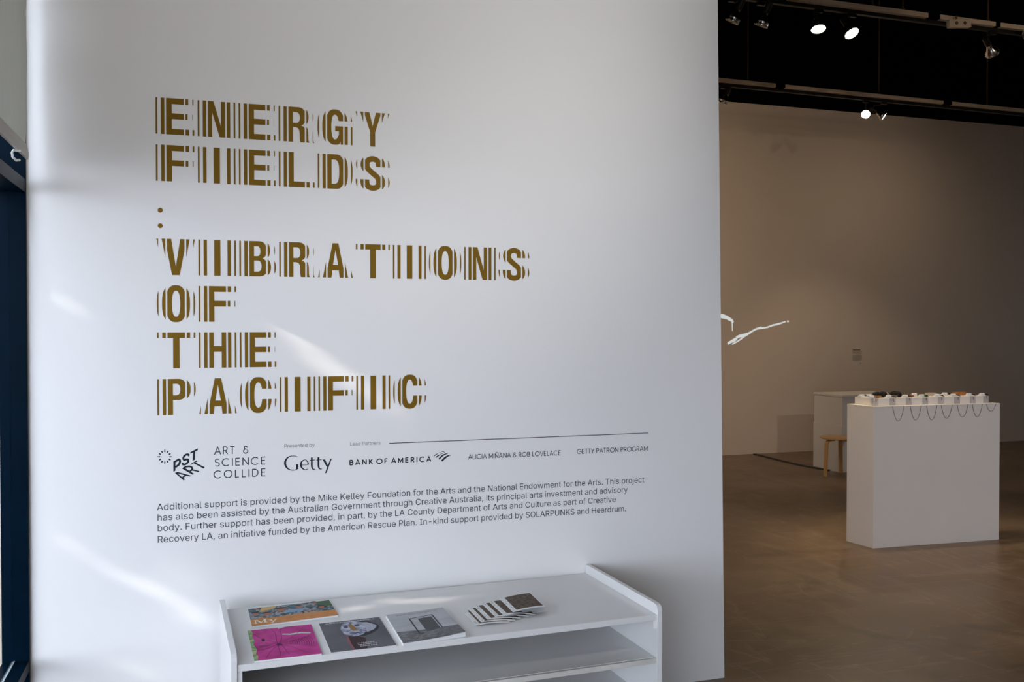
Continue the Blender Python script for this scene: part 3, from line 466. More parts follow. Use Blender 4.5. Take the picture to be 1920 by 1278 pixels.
LOGO = {"museum_s":[0,2,3,4,6],"museum":[[3516,10902,3501,10909,3486,10916,3470,10923,3453,10930,3435,10935,3415,10939,3395,10943,3373,10945,3350,10947,3326,10946,3300,10945,3272,10943,3243,10939,3214,10932,3186,10922,3159,10908,3132,10890,3107,10871,3083,10848,3063,10824,3046,10797,3031,10768,3020,10738,3013,10707,3009,10675,3010,10644,3015,10613,3024,10583,3035,10555,3049,10528,3066,10503,3085,10479,3106,10457,3130,10436,3154,10419,3181,10404,3209,10391,3239,10381,3268,10373,3297,10368,3325,10364,3354,10363,3382,10364,3409,10367,3434,10371,3456,10376,3476,10384,3494,10393,3511,10402,3528,10410,3519,10430,3501,10423,3483,10415,3466,10408,3448,10402,3428,10397,3405,10394,3379,10392,3353,10391,3326,10392,3301,10397,3275,10404,3249,10414,3223,10426,3200,10440,3180,10456,3162,10473,3147,10494,3133,10515,3122,10538,3112,10560,3104,10581,3098,10604,3093,10626,3091,10648,3090,10669,3091,10692,3094,10716,3099,10741,3107,10765,3116,10787,3129,10809,3145,10831,3164,10851,3184,10870,3205,10885,3227,10897,3252,10906,3278,10912,3304,10916,3328,10919,3351,10921,3372,10920,3392,10918,3412,10915,3430,10911,3447,10907,3463,10901,3478,10895,3493,10889,3508,10882],[3466,10602,3548,10603,3547,10414,3465,10385],[3652,10550,3817,10550,3924,10559,3922,10581,3815,10572,3651,10571],[3950,10563,3949,10581,3950,10600,3950,10621,3948,10644,3940,10668,3926,10691,3908,10713,3889,10734,3869,10751,3851,10764,3834,10772,3819,10775,3803,10775,3788,10773,3772,10769,3753,10763,3730,10756,3706,10746,3683,10732,3663,10715,3647,10694,3635,10670,3626,10645,3620,10619,3617,10594,3616,10569,3619,10543,3624,10517,3632,10491,3645,10466,3662,10443,3683,10422,3705,10404,3727,10389,3747,10377,3765,10368,3781,10362,3797,10359,3814,10358,3831,10359,3850,10364,3869,10371,3889,10379,3908,10388,3927,10396,3918,10417,3899,10409,3879,10401,3860,10394,3842,10389,3827,10386,3813,10387,3801,10389,3790,10392,3779,10399,3767,10408,3753,10422,3737,10440,3722,10459,3709,10479,3700,10496,3694,10512,3690,10530,3687,10549,3686,10568,3686,10587,3687,10607,3689,10627,3693,10647,3698,10665,3705,10680,3715,10694,3730,10709,3747,10723,3765,10735,3782,10743,3795,10748,3807,10751,3817,10751,3826,10748,3836,10742,3849,10729,3863,10711,3877,10690,3889,10669,3896,10651,3899,10637,3899,10622,3898,10605,3897,10585,3896,10566],[4036,10848,4035,10812,4035,10776,4034,10741,4034,10704,4034,10668,4034,10629,4033,10588,4033,10546,4035,10506,4039,10472,4047,10443,4056,10419,4069,10398,4084,10381,4102,10368,4123,10359,4145,10357,4165,10358,4184,10360,4202,10360,4204,10382,4185,10386,4165,10390,4148,10393,4135,10398,4127,10405,4121,10414,4116,10426,4112,10439,4108,10457,4105,10479,4103,10508,4102,10544,4101,10585,4101,10626,4101,10665,4100,10702,4100,10738,4100,10773,4100,10809,4100,10845],[3988,10746,4191,10754,4191,10726,3987,10719],[4293,10847,4293,10812,4292,10776,4291,10740,4291,10704,4291,10667,4291,10628,4290,10587,4290,10545,4292,10505,4296,10471,4304,10442,4314,10417,4326,10397,4341,10380,4359,10366,4381,10358,4403,10355,4423,10356,4442,10358,4460,10359,4461,10381,4443,10385,4423,10388,4406,10392,4393,10397,4385,10404,4379,10413,4374,10424,4369,10438,4366,10456,4363,10478,4360,10507,4359,10543,4359,10584,4359,10625,4358,10664,4358,10701,4358,10737,4358,10773,4358,10808,4358,10844],[4244,10746,4449,10753,4449,10726,4244,10718],[4486,10740,4578,10744,4696,10495,4652,10426],[4789,10754,4843,10757,4636,10208,4571,10195]],"pst_s":[1,2,7],"pst":[[-1028,10920,-954,10957,-956,10567,-1030,10525],[-944,10877,-930,10887,-916,10896,-903,10905,-890,10914,-878,10921,-865,10929,-853,10936,-842,10942,-835,10945,-832,10945,-832,10945,-833,10944,-834,10945,-835,10945,-835,10944,-833,10937,-833,10925,-833,10909,-834,10893,-836,10879,-839,10867,-842,10856,-847,10846,-852,10836,-859,10826,-867,10815,-878,10804,-891,10793,-904,10781,-917,10771,-928,10762,-940,10755,-953,10748,-966,10740,-979,10733,-947,10670,-934,10677,-920,10684,-906,10691,-891,10700,-876,10710,-861,10721,-846,10733,-830,10746,-815,10760,-801,10776,-790,10792,-781,10808,-774,10825,-769,10843,-764,10861,-761,10881,-760,10902,-759,10924,-761,10945,-765,10965,-774,10984,-787,11000,-803,11011,-820,11017,-839,11018,-857,11015,-873,11007,-887,10999,-900,10991,-913,10982,-926,10974,-940,10964,-954,10954,-967,10944,-980,10934],[-481,11076,-475,11085,-467,11095,-458,11108,-449,11128,-453,11163,-473,11182,-491,11191,-511,11197,-533,11199,-555,11198,-576,11192,-597,11183,-617,11172,-636,11159,-653,11144,-668,11127,-682,11108,-695,11087,-705,11065,-711,11043,-713,11019,-711,10996,-705,10972,-693,10950,-670,10929,-642,10923,-618,10926,-597,10931,-580,10935,-567,10936,-554,10935,-540,10934,-531,10932,-529,10931,-533,10936,-534,10936,-533,10927,-534,10914,-537,10901,-541,10891,-548,10881,-559,10869,-572,10856,-587,10845,-600,10836,-614,10830,-630,10824,-646,10820,-660,10818,-670,10817,-673,10817,-673,10817,-673,10817,-674,10816,-673,10812,-674,10807,-674,10809,-670,10816,-665,10825,-661,10835,-706,10866,-711,10859,-718,10851,-725,10841,-732,10826,-734,10806,-729,10788,-720,10773,-707,10760,-690,10751,-671,10747,-652,10747,-632,10749,-610,10754,-588,10761,-567,10771,-547,10782,-528,10796,-509,10812,-492,10830,-478,10851,-469,10875,-463,10899,-461,10924,-463,10949,-473,10975,-493,10996,-515,11005,-535,11008,-553,11009,-572,11009,-593,11007,-615,11002,-633,10998,-644,10996,-642,10995,-638,10993,-639,10997,-641,11005,-641,11016,-640,11025,-638,11035,-632,11049,-624,11064,-614,11078,-604,11090,-593,11100,-580,11110,-566,11118,-552,11124,-542,11128,-532,11129,-521,11127,-511,11124,-505,11122,-510,11129,-514,11148,-514,11149,-520,11141,-528,11130,-536,11119],[-425,11242,-159,11373,-159,11302,-425,11176],[-323,11259,-251,11292,-271,10945,-347,10913],[-978,10486,-885,10518,-403,10356,-439,10324,-573,10361,-680,10285,-620,10228,-671,10185],[-731,10638,-651,10679,-292,10414,-359,10389],[-665,10621,-643,10631,-622,10642,-602,10652,-583,10659,-563,10665,-541,10669,-516,10671,-491,10672,-468,10670,-449,10667,-435,10663,-422,10656,-411,10648,-403,10640,-399,10634,-397,10629,-396,10622,-396,10615,-397,10607,-399,10601,-404,10594,-415,10584,-430,10572,-447,10560,-463,10547,-427,10495,-411,10506,-394,10517,-376,10528,-358,10543,-343,10561,-333,10582,-328,10604,-328,10627,-333,10649,-343,10670,-356,10688,-373,10703,-392,10716,-414,10727,-439,10734,-465,10738,-493,10738,-522,10737,-551,10734,-579,10729,-604,10721,-628,10710,-650,10699,-670,10688,-691,10678],[-405,10583,-297,10575,-99,10514,-150,10478,-405,10554],[-437,10780,-195,10928,-155,10894,-404,10760],[-336,10832,-262,10853,93,10644,39,10601]],"pst_hole":[[-874,10456,-646,10382,-729,10316]],"sun":[[-1305,11275,-1314,11385,-1338,11386,-1349,11277],[-1227,11237,-1190,11304,-1229,11329,-1266,11263],[-1177,11163,-1113,11200,-1135,11242,-1199,11206],[-1167,11074,-1064,11081,-1064,11106,-1167,11122],[-1201,10993,-1137,10951,-1114,10991,-1178,11033],[-1268,10942,-1231,10872,-1192,10894,-1229,10964],[-1351,10935,-1341,10824,-1318,10823,-1307,10932],[-1428,10973,-1465,10907,-1427,10881,-1390,10947],[-1478,11047,-1542,11010,-1520,10968,-1456,11004],[-1488,11136,-1590,11129,-1591,11104,-1488,11088],[-1455,11217,-1518,11259,-1541,11218,-1478,11176],[-1388,11268,-1424,11337,-1463,11315,-1427,11246]],"flag_s":[0,1,2,3,4,5],"flag":[[8965,10661,8982,10673,8998,10686,9014,10698,9030,10709,9046,10720,9062,10729,9080,10739,9098,10748,9117,10757,9135,10767,9126,10786,9106,10779,9087,10772,9067,10765,9047,10756,9028,10747,9010,10735,8994,10722,8978,10708,8963,10695,8948,10682],[9072,10606,9089,10620,9106,10633,9122,10647,9139,10659,9156,10672,9174,10684,9194,10696,9214,10708,9235,10720,9256,10733,9246,10752,9223,10743,9200,10736,9177,10727,9154,10718,9132,10707,9112,10694,9094,10681,9077,10667,9061,10653,9044,10639],[9191,10528,9221,10556,9252,10585,9282,10613,9310,10638,9336,10658,9359,10673,9382,10685,9404,10695,9426,10705,9448,10715,9469,10724,9489,10733,9509,10742,9530,10750,9550,10759,9543,10779,9521,10776,9499,10773,9477,10769,9454,10765,9430,10759,9406,10752,9382,10745,9356,10735,9329,10723,9300,10705,9270,10683,9240,10656,9210,10627,9179,10599,9150,10571],[9315,10440,9343,10465,9371,10489,9399,10514,9425,10536,9450,10556,9473,10574,9495,10590,9517,10605,9538,10619,9560,10632,9582,10645,9605,10656,9629,10666,9654,10677,9678,10688,9669,10713,9643,10708,9616,10704,9589,10700,9561,10694,9533,10685,9506,10675,9480,10663,9454,10649,9428,10633,9401,10615,9374,10593,9347,10568,9320,10542,9293,10516,9267,10491],[9189,10805,9204,10800,9218,10795,9232,10790,9246,10785,9260,10779,9274,10773,9289,10767,9305,10760,9320,10753,9336,10746,9344,10762,9329,10771,9314,10779,9300,10788,9285,10796,9269,10803,9254,10809,9239,10814,9224,10818,9210,10821,9195,10825],[9285,10850,9302,10845,9320,10841,9337,10837,9353,10833,9368,10828,9382,10822,9395,10816,9408,10808,9421,10801,9435,10793,9443,10806,9431,10815,9419,10824,9406,10834,9392,10843,9376,10850,9359,10856,9341,10859,9323,10862,9305,10865,9288,10867]],"proj":[[6043,1747,6101,1737,6160,1714,6207,1686,6225,1676,6233,1662,6242,1649,6235,1631,6226,1629,6226,1532,6217,1532,6212,1629,6207,1647,6172,1660,6137,1678,6090,1686,6043,1693],[6152,1393,6208,1419,6255,1447,6290,1454,6264,1462,6325,1488,6396,1501,6444,1513,6491,1534,6551,1565,6593,1577,6625,1588,6673,1577,6743,1594,6803,1615,6852,1623,6925,1640,6983,1655,6990,1644,6925,1621,6852,1602,6803,1594,6731,1571,6635,1556,6593,1552,6563,1546,6503,1518,6444,1482,6385,1451,6349,1426,6314,1405,6267,1382,6222,1361,6215,1372,6255,1395,6290,1410,6326,1431,6361,1456,6326,1451,6302,1446,6284,1421,6255,1400,6208,1385,6156,1362],[7035,1651,7032,1644,7024,1639,7015,1639,7008,1644,7005,1651,7008,1659,7015,1663,7024,1663,7032,1659]]}
def text_width(s, sc, tr=0.0): return sum((GLYPH[c][0] if c != ' ' else 186)*sc + tr for c in s)
GC = {}
def area2(l): return sum(l[i][0]*l[(i+1) % len(l)][1] - l[(i+1) % len(l)][0]*l[i][1] for i in range(len(l)))
def inside(p, l):
    r = False
    for i in range(len(l)):
        a, b_ = l[i], l[i-1]
        if (a[1] > p[1]) != (b_[1] > p[1]) and p[0] < (b_[0]-a[0])*(p[1]-a[1])/(b_[1]-a[1]) + a[0]: r = not r
    return r
def glyph_tris(c):
    """triangles of one glyph: every outer contour is filled on its own, less its holes"""
    if c in GC: return GC[c]
    L = [[(l[i]*.01, l[i+1]*.01) for i in range(0, len(l), 2)] for l in GLYPH[c][1]]
    sg = 1 if area2(max(L, key=lambda l: abs(area2(l)))) > 0 else -1
    V, F = [], []
    for l in [l for l in L if area2(l)*sg > 0]:
        t = bmesh.new(); curve_fill(t, [l] + [h for h in L if area2(h)*sg < 0 and inside(h[0], l)], lambda u, v: Vector((u*100, v*100, 0)))
        t.verts.index_update(); o = len(V)
        V += [(v.co.x, v.co.y) for v in t.verts]; F += [[v.index + o for v in f.verts] for f in t.faces]; t.free()
    GC[c] = (V, F); return GC[c]
def text_bm(bm, s, x, z, sc, y=YV, tr=0.0, tf=None):
    for c in s:
        if c == ' ': x += 186*sc + tr; continue
        V, F = glyph_tris(c); vs = [bm.verts.new(tf(x + p[0]*sc, z + p[1]*sc)) for p in V]
        for f in F:
            try: bm.faces.new([vs[i] for i in f])
            except ValueError: pass
        x += GLYPH[c][0]*sc + tr
    return x
def fixn(bm):
    for f in bm.faces:
        f.normal_update()
        if f.normal.y > 0: f.normal_flip()
    return bm
lines = ['Additional support is provided by the Mike Kelley Foundation for the Arts and the National Endowment for the Arts. This project',
         'has also been assisted by the Australian Government through Creative Australia, its principal arts investment and advisory',
         'body. Further support has been provided, in part, by the LA County Department of Arts and Culture as part of Creative',
         'Recovery LA, an initiative funded by the American Rescue Plan. In-kind support provided by SOLARPUNKS and Heardrum.']
ends = [1.8442, 1.7645, 1.7086, 1.757]; zl = [.9114, .8725, .8330, .7905]
pt = thing('credit_text', 'four line paragraph of small dark grey credits, lowest text on the wall', 'text', (-.162, D, .79))
for s, e, z in zip(lines, ends, zl):
    w1 = text_width(s, .001); sc = .0000370*1.0
    sc = (e + .162)/w1*.001
    SCX = sc; SZ = 2.006/text_width(lines[0], .001)*.001
    bm = bmesh.new(); x = 0
    text_bm(bm, s, 0, 0, 1.0, tf=lambda u, v: Vector((u*SCX, YV, z-.79 + v*SZ)))
    link('text_line', fixn(bm), M_ink2, pt)['kind'] = 'stuff'
def fit(s, x0, x1, z, cap, m, name, label):
    t = thing(name, label, 'text', (x0, D, z)); k = (x1-x0)/text_width(s, 1.0); kz = cap/509.0
    bm = bmesh.new(); text_bm(bm, s, 0, 0, 1.0, tf=lambda u, v: Vector((u*k, YV, v*kz))); link('text_line', fixn(bm), m, t)['kind'] = 'stuff'; return t
fit('Presented by', .3012, .4185, 1.1262, .0133, M_ink3, 'caption_text', 'faint grey words Presented by above the large five letter wordmark')
fit('Lead Partners', .5551, .6785, 1.1244, .0137, M_ink3, 'caption_text', 'faint grey words Lead Partners left of the thin rule')
t = tag(boxo('rule_line', (.713, 1.862, D-.0012, D-.0001, 1.1262, 1.1291), M_ink2), 'long thin dark rule above the partner names', 'line')
# monoline capitals (cap height 1)
def A_(cx, cy, r, a0, a1, ry=None, k=14): return [(cx + r*math.cos(math.radians(a0+(a1-a0)*i/k)), cy + (ry or r)*math.sin(math.radians(a0+(a1-a0)*i/k))) for i in range(k+1)]
MF = {
 'A': (.78, [[(.02,0),(.39,1),(.76,0)], [(.15,.33),(.63,.33)]]),
 'B': (.66, [[(.09,0),(.09,1)], [(.09,.96),(.34,.96)]+A_(.34,.745,.20,90,-90,.215)+[(.09,.53)], [(.09,.53),(.36,.53)]+A_(.36,.285,.23,90,-90,.245)+[(.09,.04)]]),
 'C': (.92, [A_(.5,.5,.46,48,312)]),
 'D': (.80, [[(.09,0),(.09,1)], [(.09,.96),(.30,.96)]+A_(.30,.5,.42,90,-90,.46)+[(.09,.04)]]),
 'E': (.60, [[(.09,0),(.09,1)], [(.09,.96),(.54,.96)], [(.09,.52),(.50,.52)], [(.09,.04),(.54,.04)]]),
 'F': (.56, [[(.09,0),(.09,1)], [(.09,.96),(.52,.96)], [(.09,.52),(.48,.52)]]),
 'G': (.95, [A_(.5,.5,.46,45,360), [(.55,.48),(.96,.48)]]),
 'I': (.18, [[(.09,0),(.09,1)]]),
 'K': (.66, [[(.09,0),(.09,1)], [(.58,1),(.12,.45)], [(.24,.58),(.62,0)]]),
 'L': (.54, [[(.09,0),(.09,1)], [(.09,.04),(.50,.04)]]),
 'M': (.92, [[(.09,0),(.09,1)], [(.09,.97),(.46,.25),(.83,.97)], [(.83,0),(.83,1)]]),
 'N': (.80, [[(.09,0),(.09,1)], [(.09,.96),(.71,.04)], [(.71,0),(.71,1)]]),
 'O': (1.0, [A_(.5,.5,.46,0,360,k=32)]),
 'P': (.62, [[(.09,0),(.09,1)], [(.09,.96),(.32,.96)]+A_(.32,.71,.23,90,-90,.25)+[(.09,.46)]]),
 'R': (.66, [[(.09,0),(.09,1)], [(.09,.96),(.32,.96)]+A_(.32,.71,.23,90,-90,.25)+[(.09,.46)], [(.30,.46),(.60,0)]]),
 'S': (.62, [A_(.31,.73,.21,35,255,.23)+A_(.31,.27,.24,80,-145,.235)]),
 'T': (.58, [[(.29,0),(.29,.96)], [(.02,.96),(.56,.96)]]),
 'V': (.72, [[(.02,1),(.36,0),(.70,1)]]),
 'Y': (.66, [[(.02,1),(.33,.45),(.64,1)], [(.33,.45),(.33,0)]]),
 '&': (.78, [A_(.36,.76,.17,-10,250,.19)+[(.36,.54)], [(.36,.54),(.52,.54)], A_(.36,.28,.26,110,400,.26)[:]]),
 '~': (.0, []),
}
def mono(par, s, x0, x1, z, cap, th, m=M_ink, tr=.12, sp=.45, y=YV):
    adv = sum((sp if c == ' ' else MF[c if c != 'Ñ' else 'N'][0] + tr) for c in s) - tr
    k = (x1-x0)/adv; x = 0
    for c in s:
        if c == ' ': x += sp; continue
        w, st = MF[c if c != 'Ñ' else 'N']; bm = bmesh.new()
        for l in st: strip(bm, [((x+p[0])*k, z+p[1]*cap) for p in l], th, lambda u, v: Vector((u, y, v)))
        if c == 'Ñ': strip(bm, [((x+p[0])*k, z+p[1]*cap) for p in ((.16, 1.15), (.32, 1.23), (.48, 1.15), (.64, 1.23))], th*.7, lambda u, v: Vector((u, y, v)))
        link('letter', fixn(bm), m, par)
        x += w + tr
t = thing('logo_text', 'three lines of thin dark capitals right of the slanted cube logo', 'text', (.0405, D, 1.02))
for s, x0, x1, z, tr in (('ART &', .003, .130, .0908, .22), ('SCIENCE', .003, .192, .0455, .20), ('COLLIDE', .0002, .192, .0002, .26)):
    tl = bpy.data.objects.new('text_line', None); C.objects.link(tl); tl.parent = t; tl.location = (x0, 0, z)
    mono(tl, s, 0, x1-x0, 0, .0296, .0034, tr=tr, sp=.75)
t = thing('partner_text', 'bold widely spaced dark capitals left of the small striped flag', 'text', (.5535, D, 1.0473))
mono(t, 'BANK OF AMERICA', 0, .331, 0, .0198, .0042, tr=.36, sp=.30)
def traced(name, label, cat_, key, m, part='letter', holes=None, div=10000.0, split=True, y=YV):
    LL = LOGO[key]; xs = [v for l in LL for v in l[0::2]]; zs_ = [v for l in LL for v in l[1::2]]
    ox, oz = min(xs)/div, min(zs_)/div
    t = thing(name, label, cat_, (ox, D, oz))
    for i, l in enumerate(LL):
        if i in LOGO.get(key+'_s', []):
            P2 = [(l[j]/div-ox, l[j+1]/div-oz) for j in range(0, len(l), 2)]; h = len(P2)//2; bm = bmesh.new()
            a_ = [bm.verts.new((p[0], y, p[1])) for p in P2[:h]]; b_ = [bm.verts.new((p[0], y, p[1])) for p in P2[h:][::-1]]
            for j in range(h-1): bm.faces.new((a_[j], b_[j], b_[j+1], a_[j+1]))
            link(part, fixn(bm), m, t); continue
        L = [[(l[j]/div-ox, l[j+1]/div-oz) for j in range(0, len(l), 2)]]
        if holes and i == holes[0]: h = LOGO[holes[1]][0]; L.append([(h[j]/div-ox, h[j+1]/div-oz) for j in range(0, len(h), 2)])
        bm = bmesh.new(); poly(bm, L, lambda u, v: Vector((u, y, v))); link(part, fixn(bm), m, t)
    return t
traced('flag_logo', 'small dark striped flag emblem after the bold spaced capitals', 'logo', 'flag', M_ink, 'stripe')
traced('museum_logo', 'large dark five letter wordmark of thick and thin strokes in the logo row', 'logo', 'museum', M_ink, 'stroke')
traced('slanted_logo', 'dark slanted six letter logo folded like a cube, left in the logo row', 'logo', 'pst', M_ink, 'stroke', holes=(5, 'pst_hole'))
traced('sunburst_logo', 'dark ring of twelve short rays left of the slanted logo', 'logo', 'sun', M_ink, 'ray')
t = thing('partner_text', 'narrow dark capitals with two names joined by an ampersand, under the rule', 'text', (1.0421, D, 1.0484))
mono(t, 'ALICIA MIÑANA & ROB LOVELACE', 0, .4088, 0, .0198, .0026, tr=.10, sp=.36)
t = thing('partner_text', 'narrow dark capitals of three words under the right end of the rule', 'text', (1.5249, D, 1.0497))
mono(t, 'GETTY PATRON PROGRAM', 0, .336, 0, .0205, .0026, tr=.09, sp=.34)

# ------------------------------------------------------------------ printed matter on the shelf
ZS = .536
def frame2(A, B, Dd):  # A back-left, B back-right, Dd front-left -> matrix columns (unit square to shelf)
    return A, (B[0]-A[0], B[1]-A[1]), (Dd[0]-A[0], Dd[1]-A[1])
def booklet(name, label, quad, th, cover_m, bow=0.0, group='booklets laid out on the shelf'):
    """quad: back-left, back-right, front-right, front-left corners on the shelf top"""
    cx = sum(p[0] for p in quad)/4; cy = sum(p[1] for p in quad)/4
    t = thing(name, label, 'booklet', (cx, cy, ZS), group=group)
    q = [Vector((p[0]-cx, p[1]-cy)) for p in quad]
    def P(u, v): return q[3]*(1-u)*(1-v) + q[2]*u*(1-v) + q[1]*u*v + q[0]*(1-u)*v      # v: 0 front, 1 back
    bm = bmesh.new(); n = 10; g = []
    lift = lambda u, v: bow*(math.exp(-((1-u)/.25)**2)*.6 + .4*math.exp(-((1-u)/.5)**2)*(1-v)**2)
    for k, zz in enumerate((.0004, th-.0006)):
        row = [[bm.verts.new((*P(.004+.992*i/n, .004+.992*j/4), zz + k*lift(i/n, j/4))) for i in range(n+1)] for j in range(5)]
        g.append(row)
    for row in g:
        for j in range(4):
            for i in range(n): bm.faces.new((row[j][i], row[j][i+1], row[j+1][i+1], row[j+1][i]))
    for j in range(4):
        for i in (0, n): bm.faces.new((g[0][j][i], g[0][j+1][i], g[1][j+1][i], g[1][j][i]))
    for i in range(n):
        for j in (0, 4): bm.faces.new((g[0][j][i], g[0][j][i+1], g[1][j][i+1], g[1][j][i]))
    bmesh.ops.recalc_face_normals(bm, faces=bm.faces); link('pages', bm, M_paper, t)
    bm = bmesh.new(); rows_ = []
    uvl = bm.loops.layers.uv.new('UVMap')
    for zz in (th-.0005, th):
        rows_.append([[bm.verts.new((*P(i/n, j/4), zz + lift(i/n, j/4))) for i in range(n+1)] for j in range(5)])
    for kk, row in enumerate(rows_):
        for j in range(4):
            for i in range(n):
                f = bm.faces.new((row[j][i], row[j][i+1], row[j+1][i+1], row[j+1][i]))
                for l, uv in zip(f.loops, ((i, j), (i+1, j), (i+1, j+1), (i, j+1))): l[uvl].uv = (uv[0]/n, uv[1]/4)
    bmesh.ops.recalc_face_normals(bm, faces=bm.faces)
    for f in bm.faces:
        if f.normal.z < 0: f.normal_flip()
    link('cover', bm, cover_m, t)
    tf = lambda u, v, dz=.0003: Vector((*P(u, v), th + lift(u, v) + dz))
    return t, tf
def upn(bm):
    for f in bm.faces:
        f.normal_update()
        if f.normal.z < 0: f.normal_flip()
    return bm
def print_art(t, tf, loops, col, name='print', dz=.0003, rough=.45, m=None):
    for L in loops:
      bm = bmesh.new(); poly(bm, [L], lambda u, v: tf(u, v, dz))
      o = link(name, upn(bm), m or mat('ink_%s' % '_'.join('%d' % (c*255) for c in col), col, rough+.15, spec=.15), t)
def blotch_mat(name, cols, scale=7, det=4, rough=.35, dist=.6, stretch=(1, 1, 1)):
    m = bpy.data.materials.new(name); m.use_nodes = True; nt = m.node_tree; b = nt.nodes['Principled BSDF']
    tc = nt.nodes.new('ShaderNodeTexCoord'); mp = nt.nodes.new('ShaderNodeMapping'); mp.inputs['Scale'].default_value = stretch
    n = nt.nodes.new('ShaderNodeTexNoise'); n.inputs['Scale'].default_value = scale; n.inputs['Detail'].default_value = det; n.inputs['Distortion'].default_value = dist
    r = nt.nodes.new('ShaderNodeValToRGB'); cr_ = r.color_ramp
    while len(cr_.elements) < len(cols): cr_.elements.new(.5)
    for e, (p, c) in zip(cr_.elements, cols): e.position = p; e.color = (*c, 1)
    nt.links.new(tc.outputs['Object'], mp.inputs[0]); nt.links.new(mp.outputs[0], n.inputs['Vector'])
    nt.links.new(n.outputs['Fac'], r.inputs['Fac']); nt.links.new(r.outputs['Color'], b.inputs['Base Color']); b.inputs['Roughness'].default_value = rough + .2; b.inputs['Specular IOR Level'].default_value = .15
    return m
def ell(cx, cy, a, b, k=20, a0=0): return [(cx+a*math.cos(2*PI*i/k+a0), cy+b*math.sin(2*PI*i/k+a0)) for i in range(k)]

# orange book with a crowd picture
M_or = blotch_mat('orange_print', [(.3, (.50, .20, .055)), (.7, (.62, .27, .08))], 30, 3)
t, tf = booklet('picture_book', 'wide orange booklet with a painted crowd and white word My, back left of shelf', [(.159,3.621),(.4606,3.641),(.4695,3.445),(.1628,3.410)], .0075, M_or)
M_crowd = blotch_mat('crowd_print', [(.32, (.02, .03, .035)), (.44, (.07, .12, .12)), (.5, (.10, .18, .26)), (.56, (.36, .40, .40)), (.62, (.30, .11, .06)), (.68, (.04, .04, .045))], 42, 6)
print_art(t, tf, [[(0, .36), (1, .36), (1, 1), (0, 1)]], (1, 1, 1), 'crowd_picture', m=M_crowd)
fc = [(.07,.64,.038),(.205,.56,.042),(.38,.74,.052),(.60,.79,.036),(.80,.90,.030),(.86,.60,.036)]
print_art(t, tf, [ell(x, y, r, r*1.9) for x, y, r in fc], (.42, .16, .09), 'painted_face', dz=.0005)
print_art(t, tf, [ell(x, y+.10, r*1.25, r*1.1) for x, y, r in fc], (.05, .06, .065), 'painted_hat', dz=.0006)
print_art(t, tf, [[(.12,.74),(.32,.88),(.33,.99),(.16,.97)]], (.62, .42, .14), 'yellow_patch', dz=.0005)
print_art(t, tf, [[(.40,.52),(.62,.50),(.66,.66),(.50,.70),(.40,.62)], [(.24,.44),(.34,.46),(.36,.56)]], (.22, .33, .48), 'blue_patch', dz=.0005)
print_art(t, tf, [[(.90,.66),(1,.60),(1,1),(.84,1),(.84,.84)]], (.07, .13, .07), 'green_patch', dz=.0004)
# the word My in a slab face
def slab(tfm):
    P = []
    def r(x0, y0, x1, y1): P.append([(x0,y0),(x1,y0),(x1,y1),(x0,y1)])
    r(0,0,.22,.10); r(.07,0,.14,1); r(0,.9,.18,1); r(.62,0,.9,.10); r(.68,0,.83,1); r(.72,.9,.9,1)
    P.append([(.10,1),(.24,1),(.48,.25),(.40,.10)]); P.append([(.40,.10),(.48,.25),(.72,1),(.78,1),(.46,.0)])
    P.append([(1.02,.68),(1.16,.68),(1.34,.1),(1.26,-.0)]); P.append([(1.50,.68),(1.58,.68),(1.26,-.28),(1.10,-.30),(1.10,-.2),(1.20,-.18)]); r(.97,.62,1.22,.70); r(1.42,.62,1.62,.70)
    return P
print_art(t, tf, [[(.035+x*.165, .10+y*.20) for x, y in L] for L in slab(None)], (.85, .80, .70), 'title_print', dz=.0006)
# magenta book with a spider web
M_mg = blotch_mat('magenta_print', [(.3, (.36, .012, .16)), (.5, (.52, .03, .25)), (.7, (.60, .07, .33))], 14, 6)
t, tf = booklet('web_book', 'magenta booklet with a dark spider web, front left of shelf', [(.146,3.368),(.3631,3.3704),(.3642,3.058),(.1529,3.0557)], .0065, M_mg)
print_art(t, tf, [[(0,0),(.05,0),(.07,.12),(.045,.2),(.075,.33),(.04,.5),(.07,.62),(.045,.75),(.07,.9),(.05,1),(0,1)]], (.13, .30, .10), 'green_edge', m=blotch_mat('edge_print', [(.35, (.05, .25, .06)), (.5, (.20, .36, .16)), (.65, (.55, .50, .22))], 30, 4))
bm = bmesh.new(); ctr = Vector((.42, .42))
for a in (95, 78, 130, 160, 200, 235, 262, 290, 320, 345, 20, 45):
    d = Vector((math.cos(math.radians(a)), math.sin(math.radians(a)))); L = .55
    ps = [ctr + d*L*k/6 + Vector((-d.y, d.x))*.02*math.sin(k+a) for k in range(7)]
    ps = [p for p in ps if .06 < p.x < .99 and .01 < p.y < .99]
    if len(ps) > 1: strip(bm, ps, .006, lambda u, v: tf(u, v, .0006))
for r_ in [.17+.035*k for k in range(11)]:
    ps = [ctr + Vector((math.cos(math.radians(a)), .8*math.sin(math.radians(a))))*r_ for a in range(-14, 34, 6)]
    ps = [p for p in ps if .06 < p.x < .99 and .01 < p.y < .99]
    if len(ps) > 1: strip(bm, ps, .006, lambda u, v: tf(u, v, .0006))
for r_ in [.13+.02*k for k in range(9)]:
    ps = [ctr + Vector((math.cos(math.radians(a)), .8*math.sin(math.radians(a))))*r_ for a in range(172, 196, 6)]
    strip(bm, ps, .006, lambda u, v: tf(u, v, .0006))
link('web_print', upn(bm), mat('ink_web', (.05, .004, .05), .6, spec=.1), t)['kind'] = 'stuff'
print_art(t, tf, [[(.50,.74),(.62,.70),(.80,.715),(.93,.68),(.95,.71),(.80,.76),(.62,.745),(.52,.765)], [(.47,.95),(.58,.99),(.50,1.0),(.46,.99)]], (.55, .62, .55), 'pale_tear')
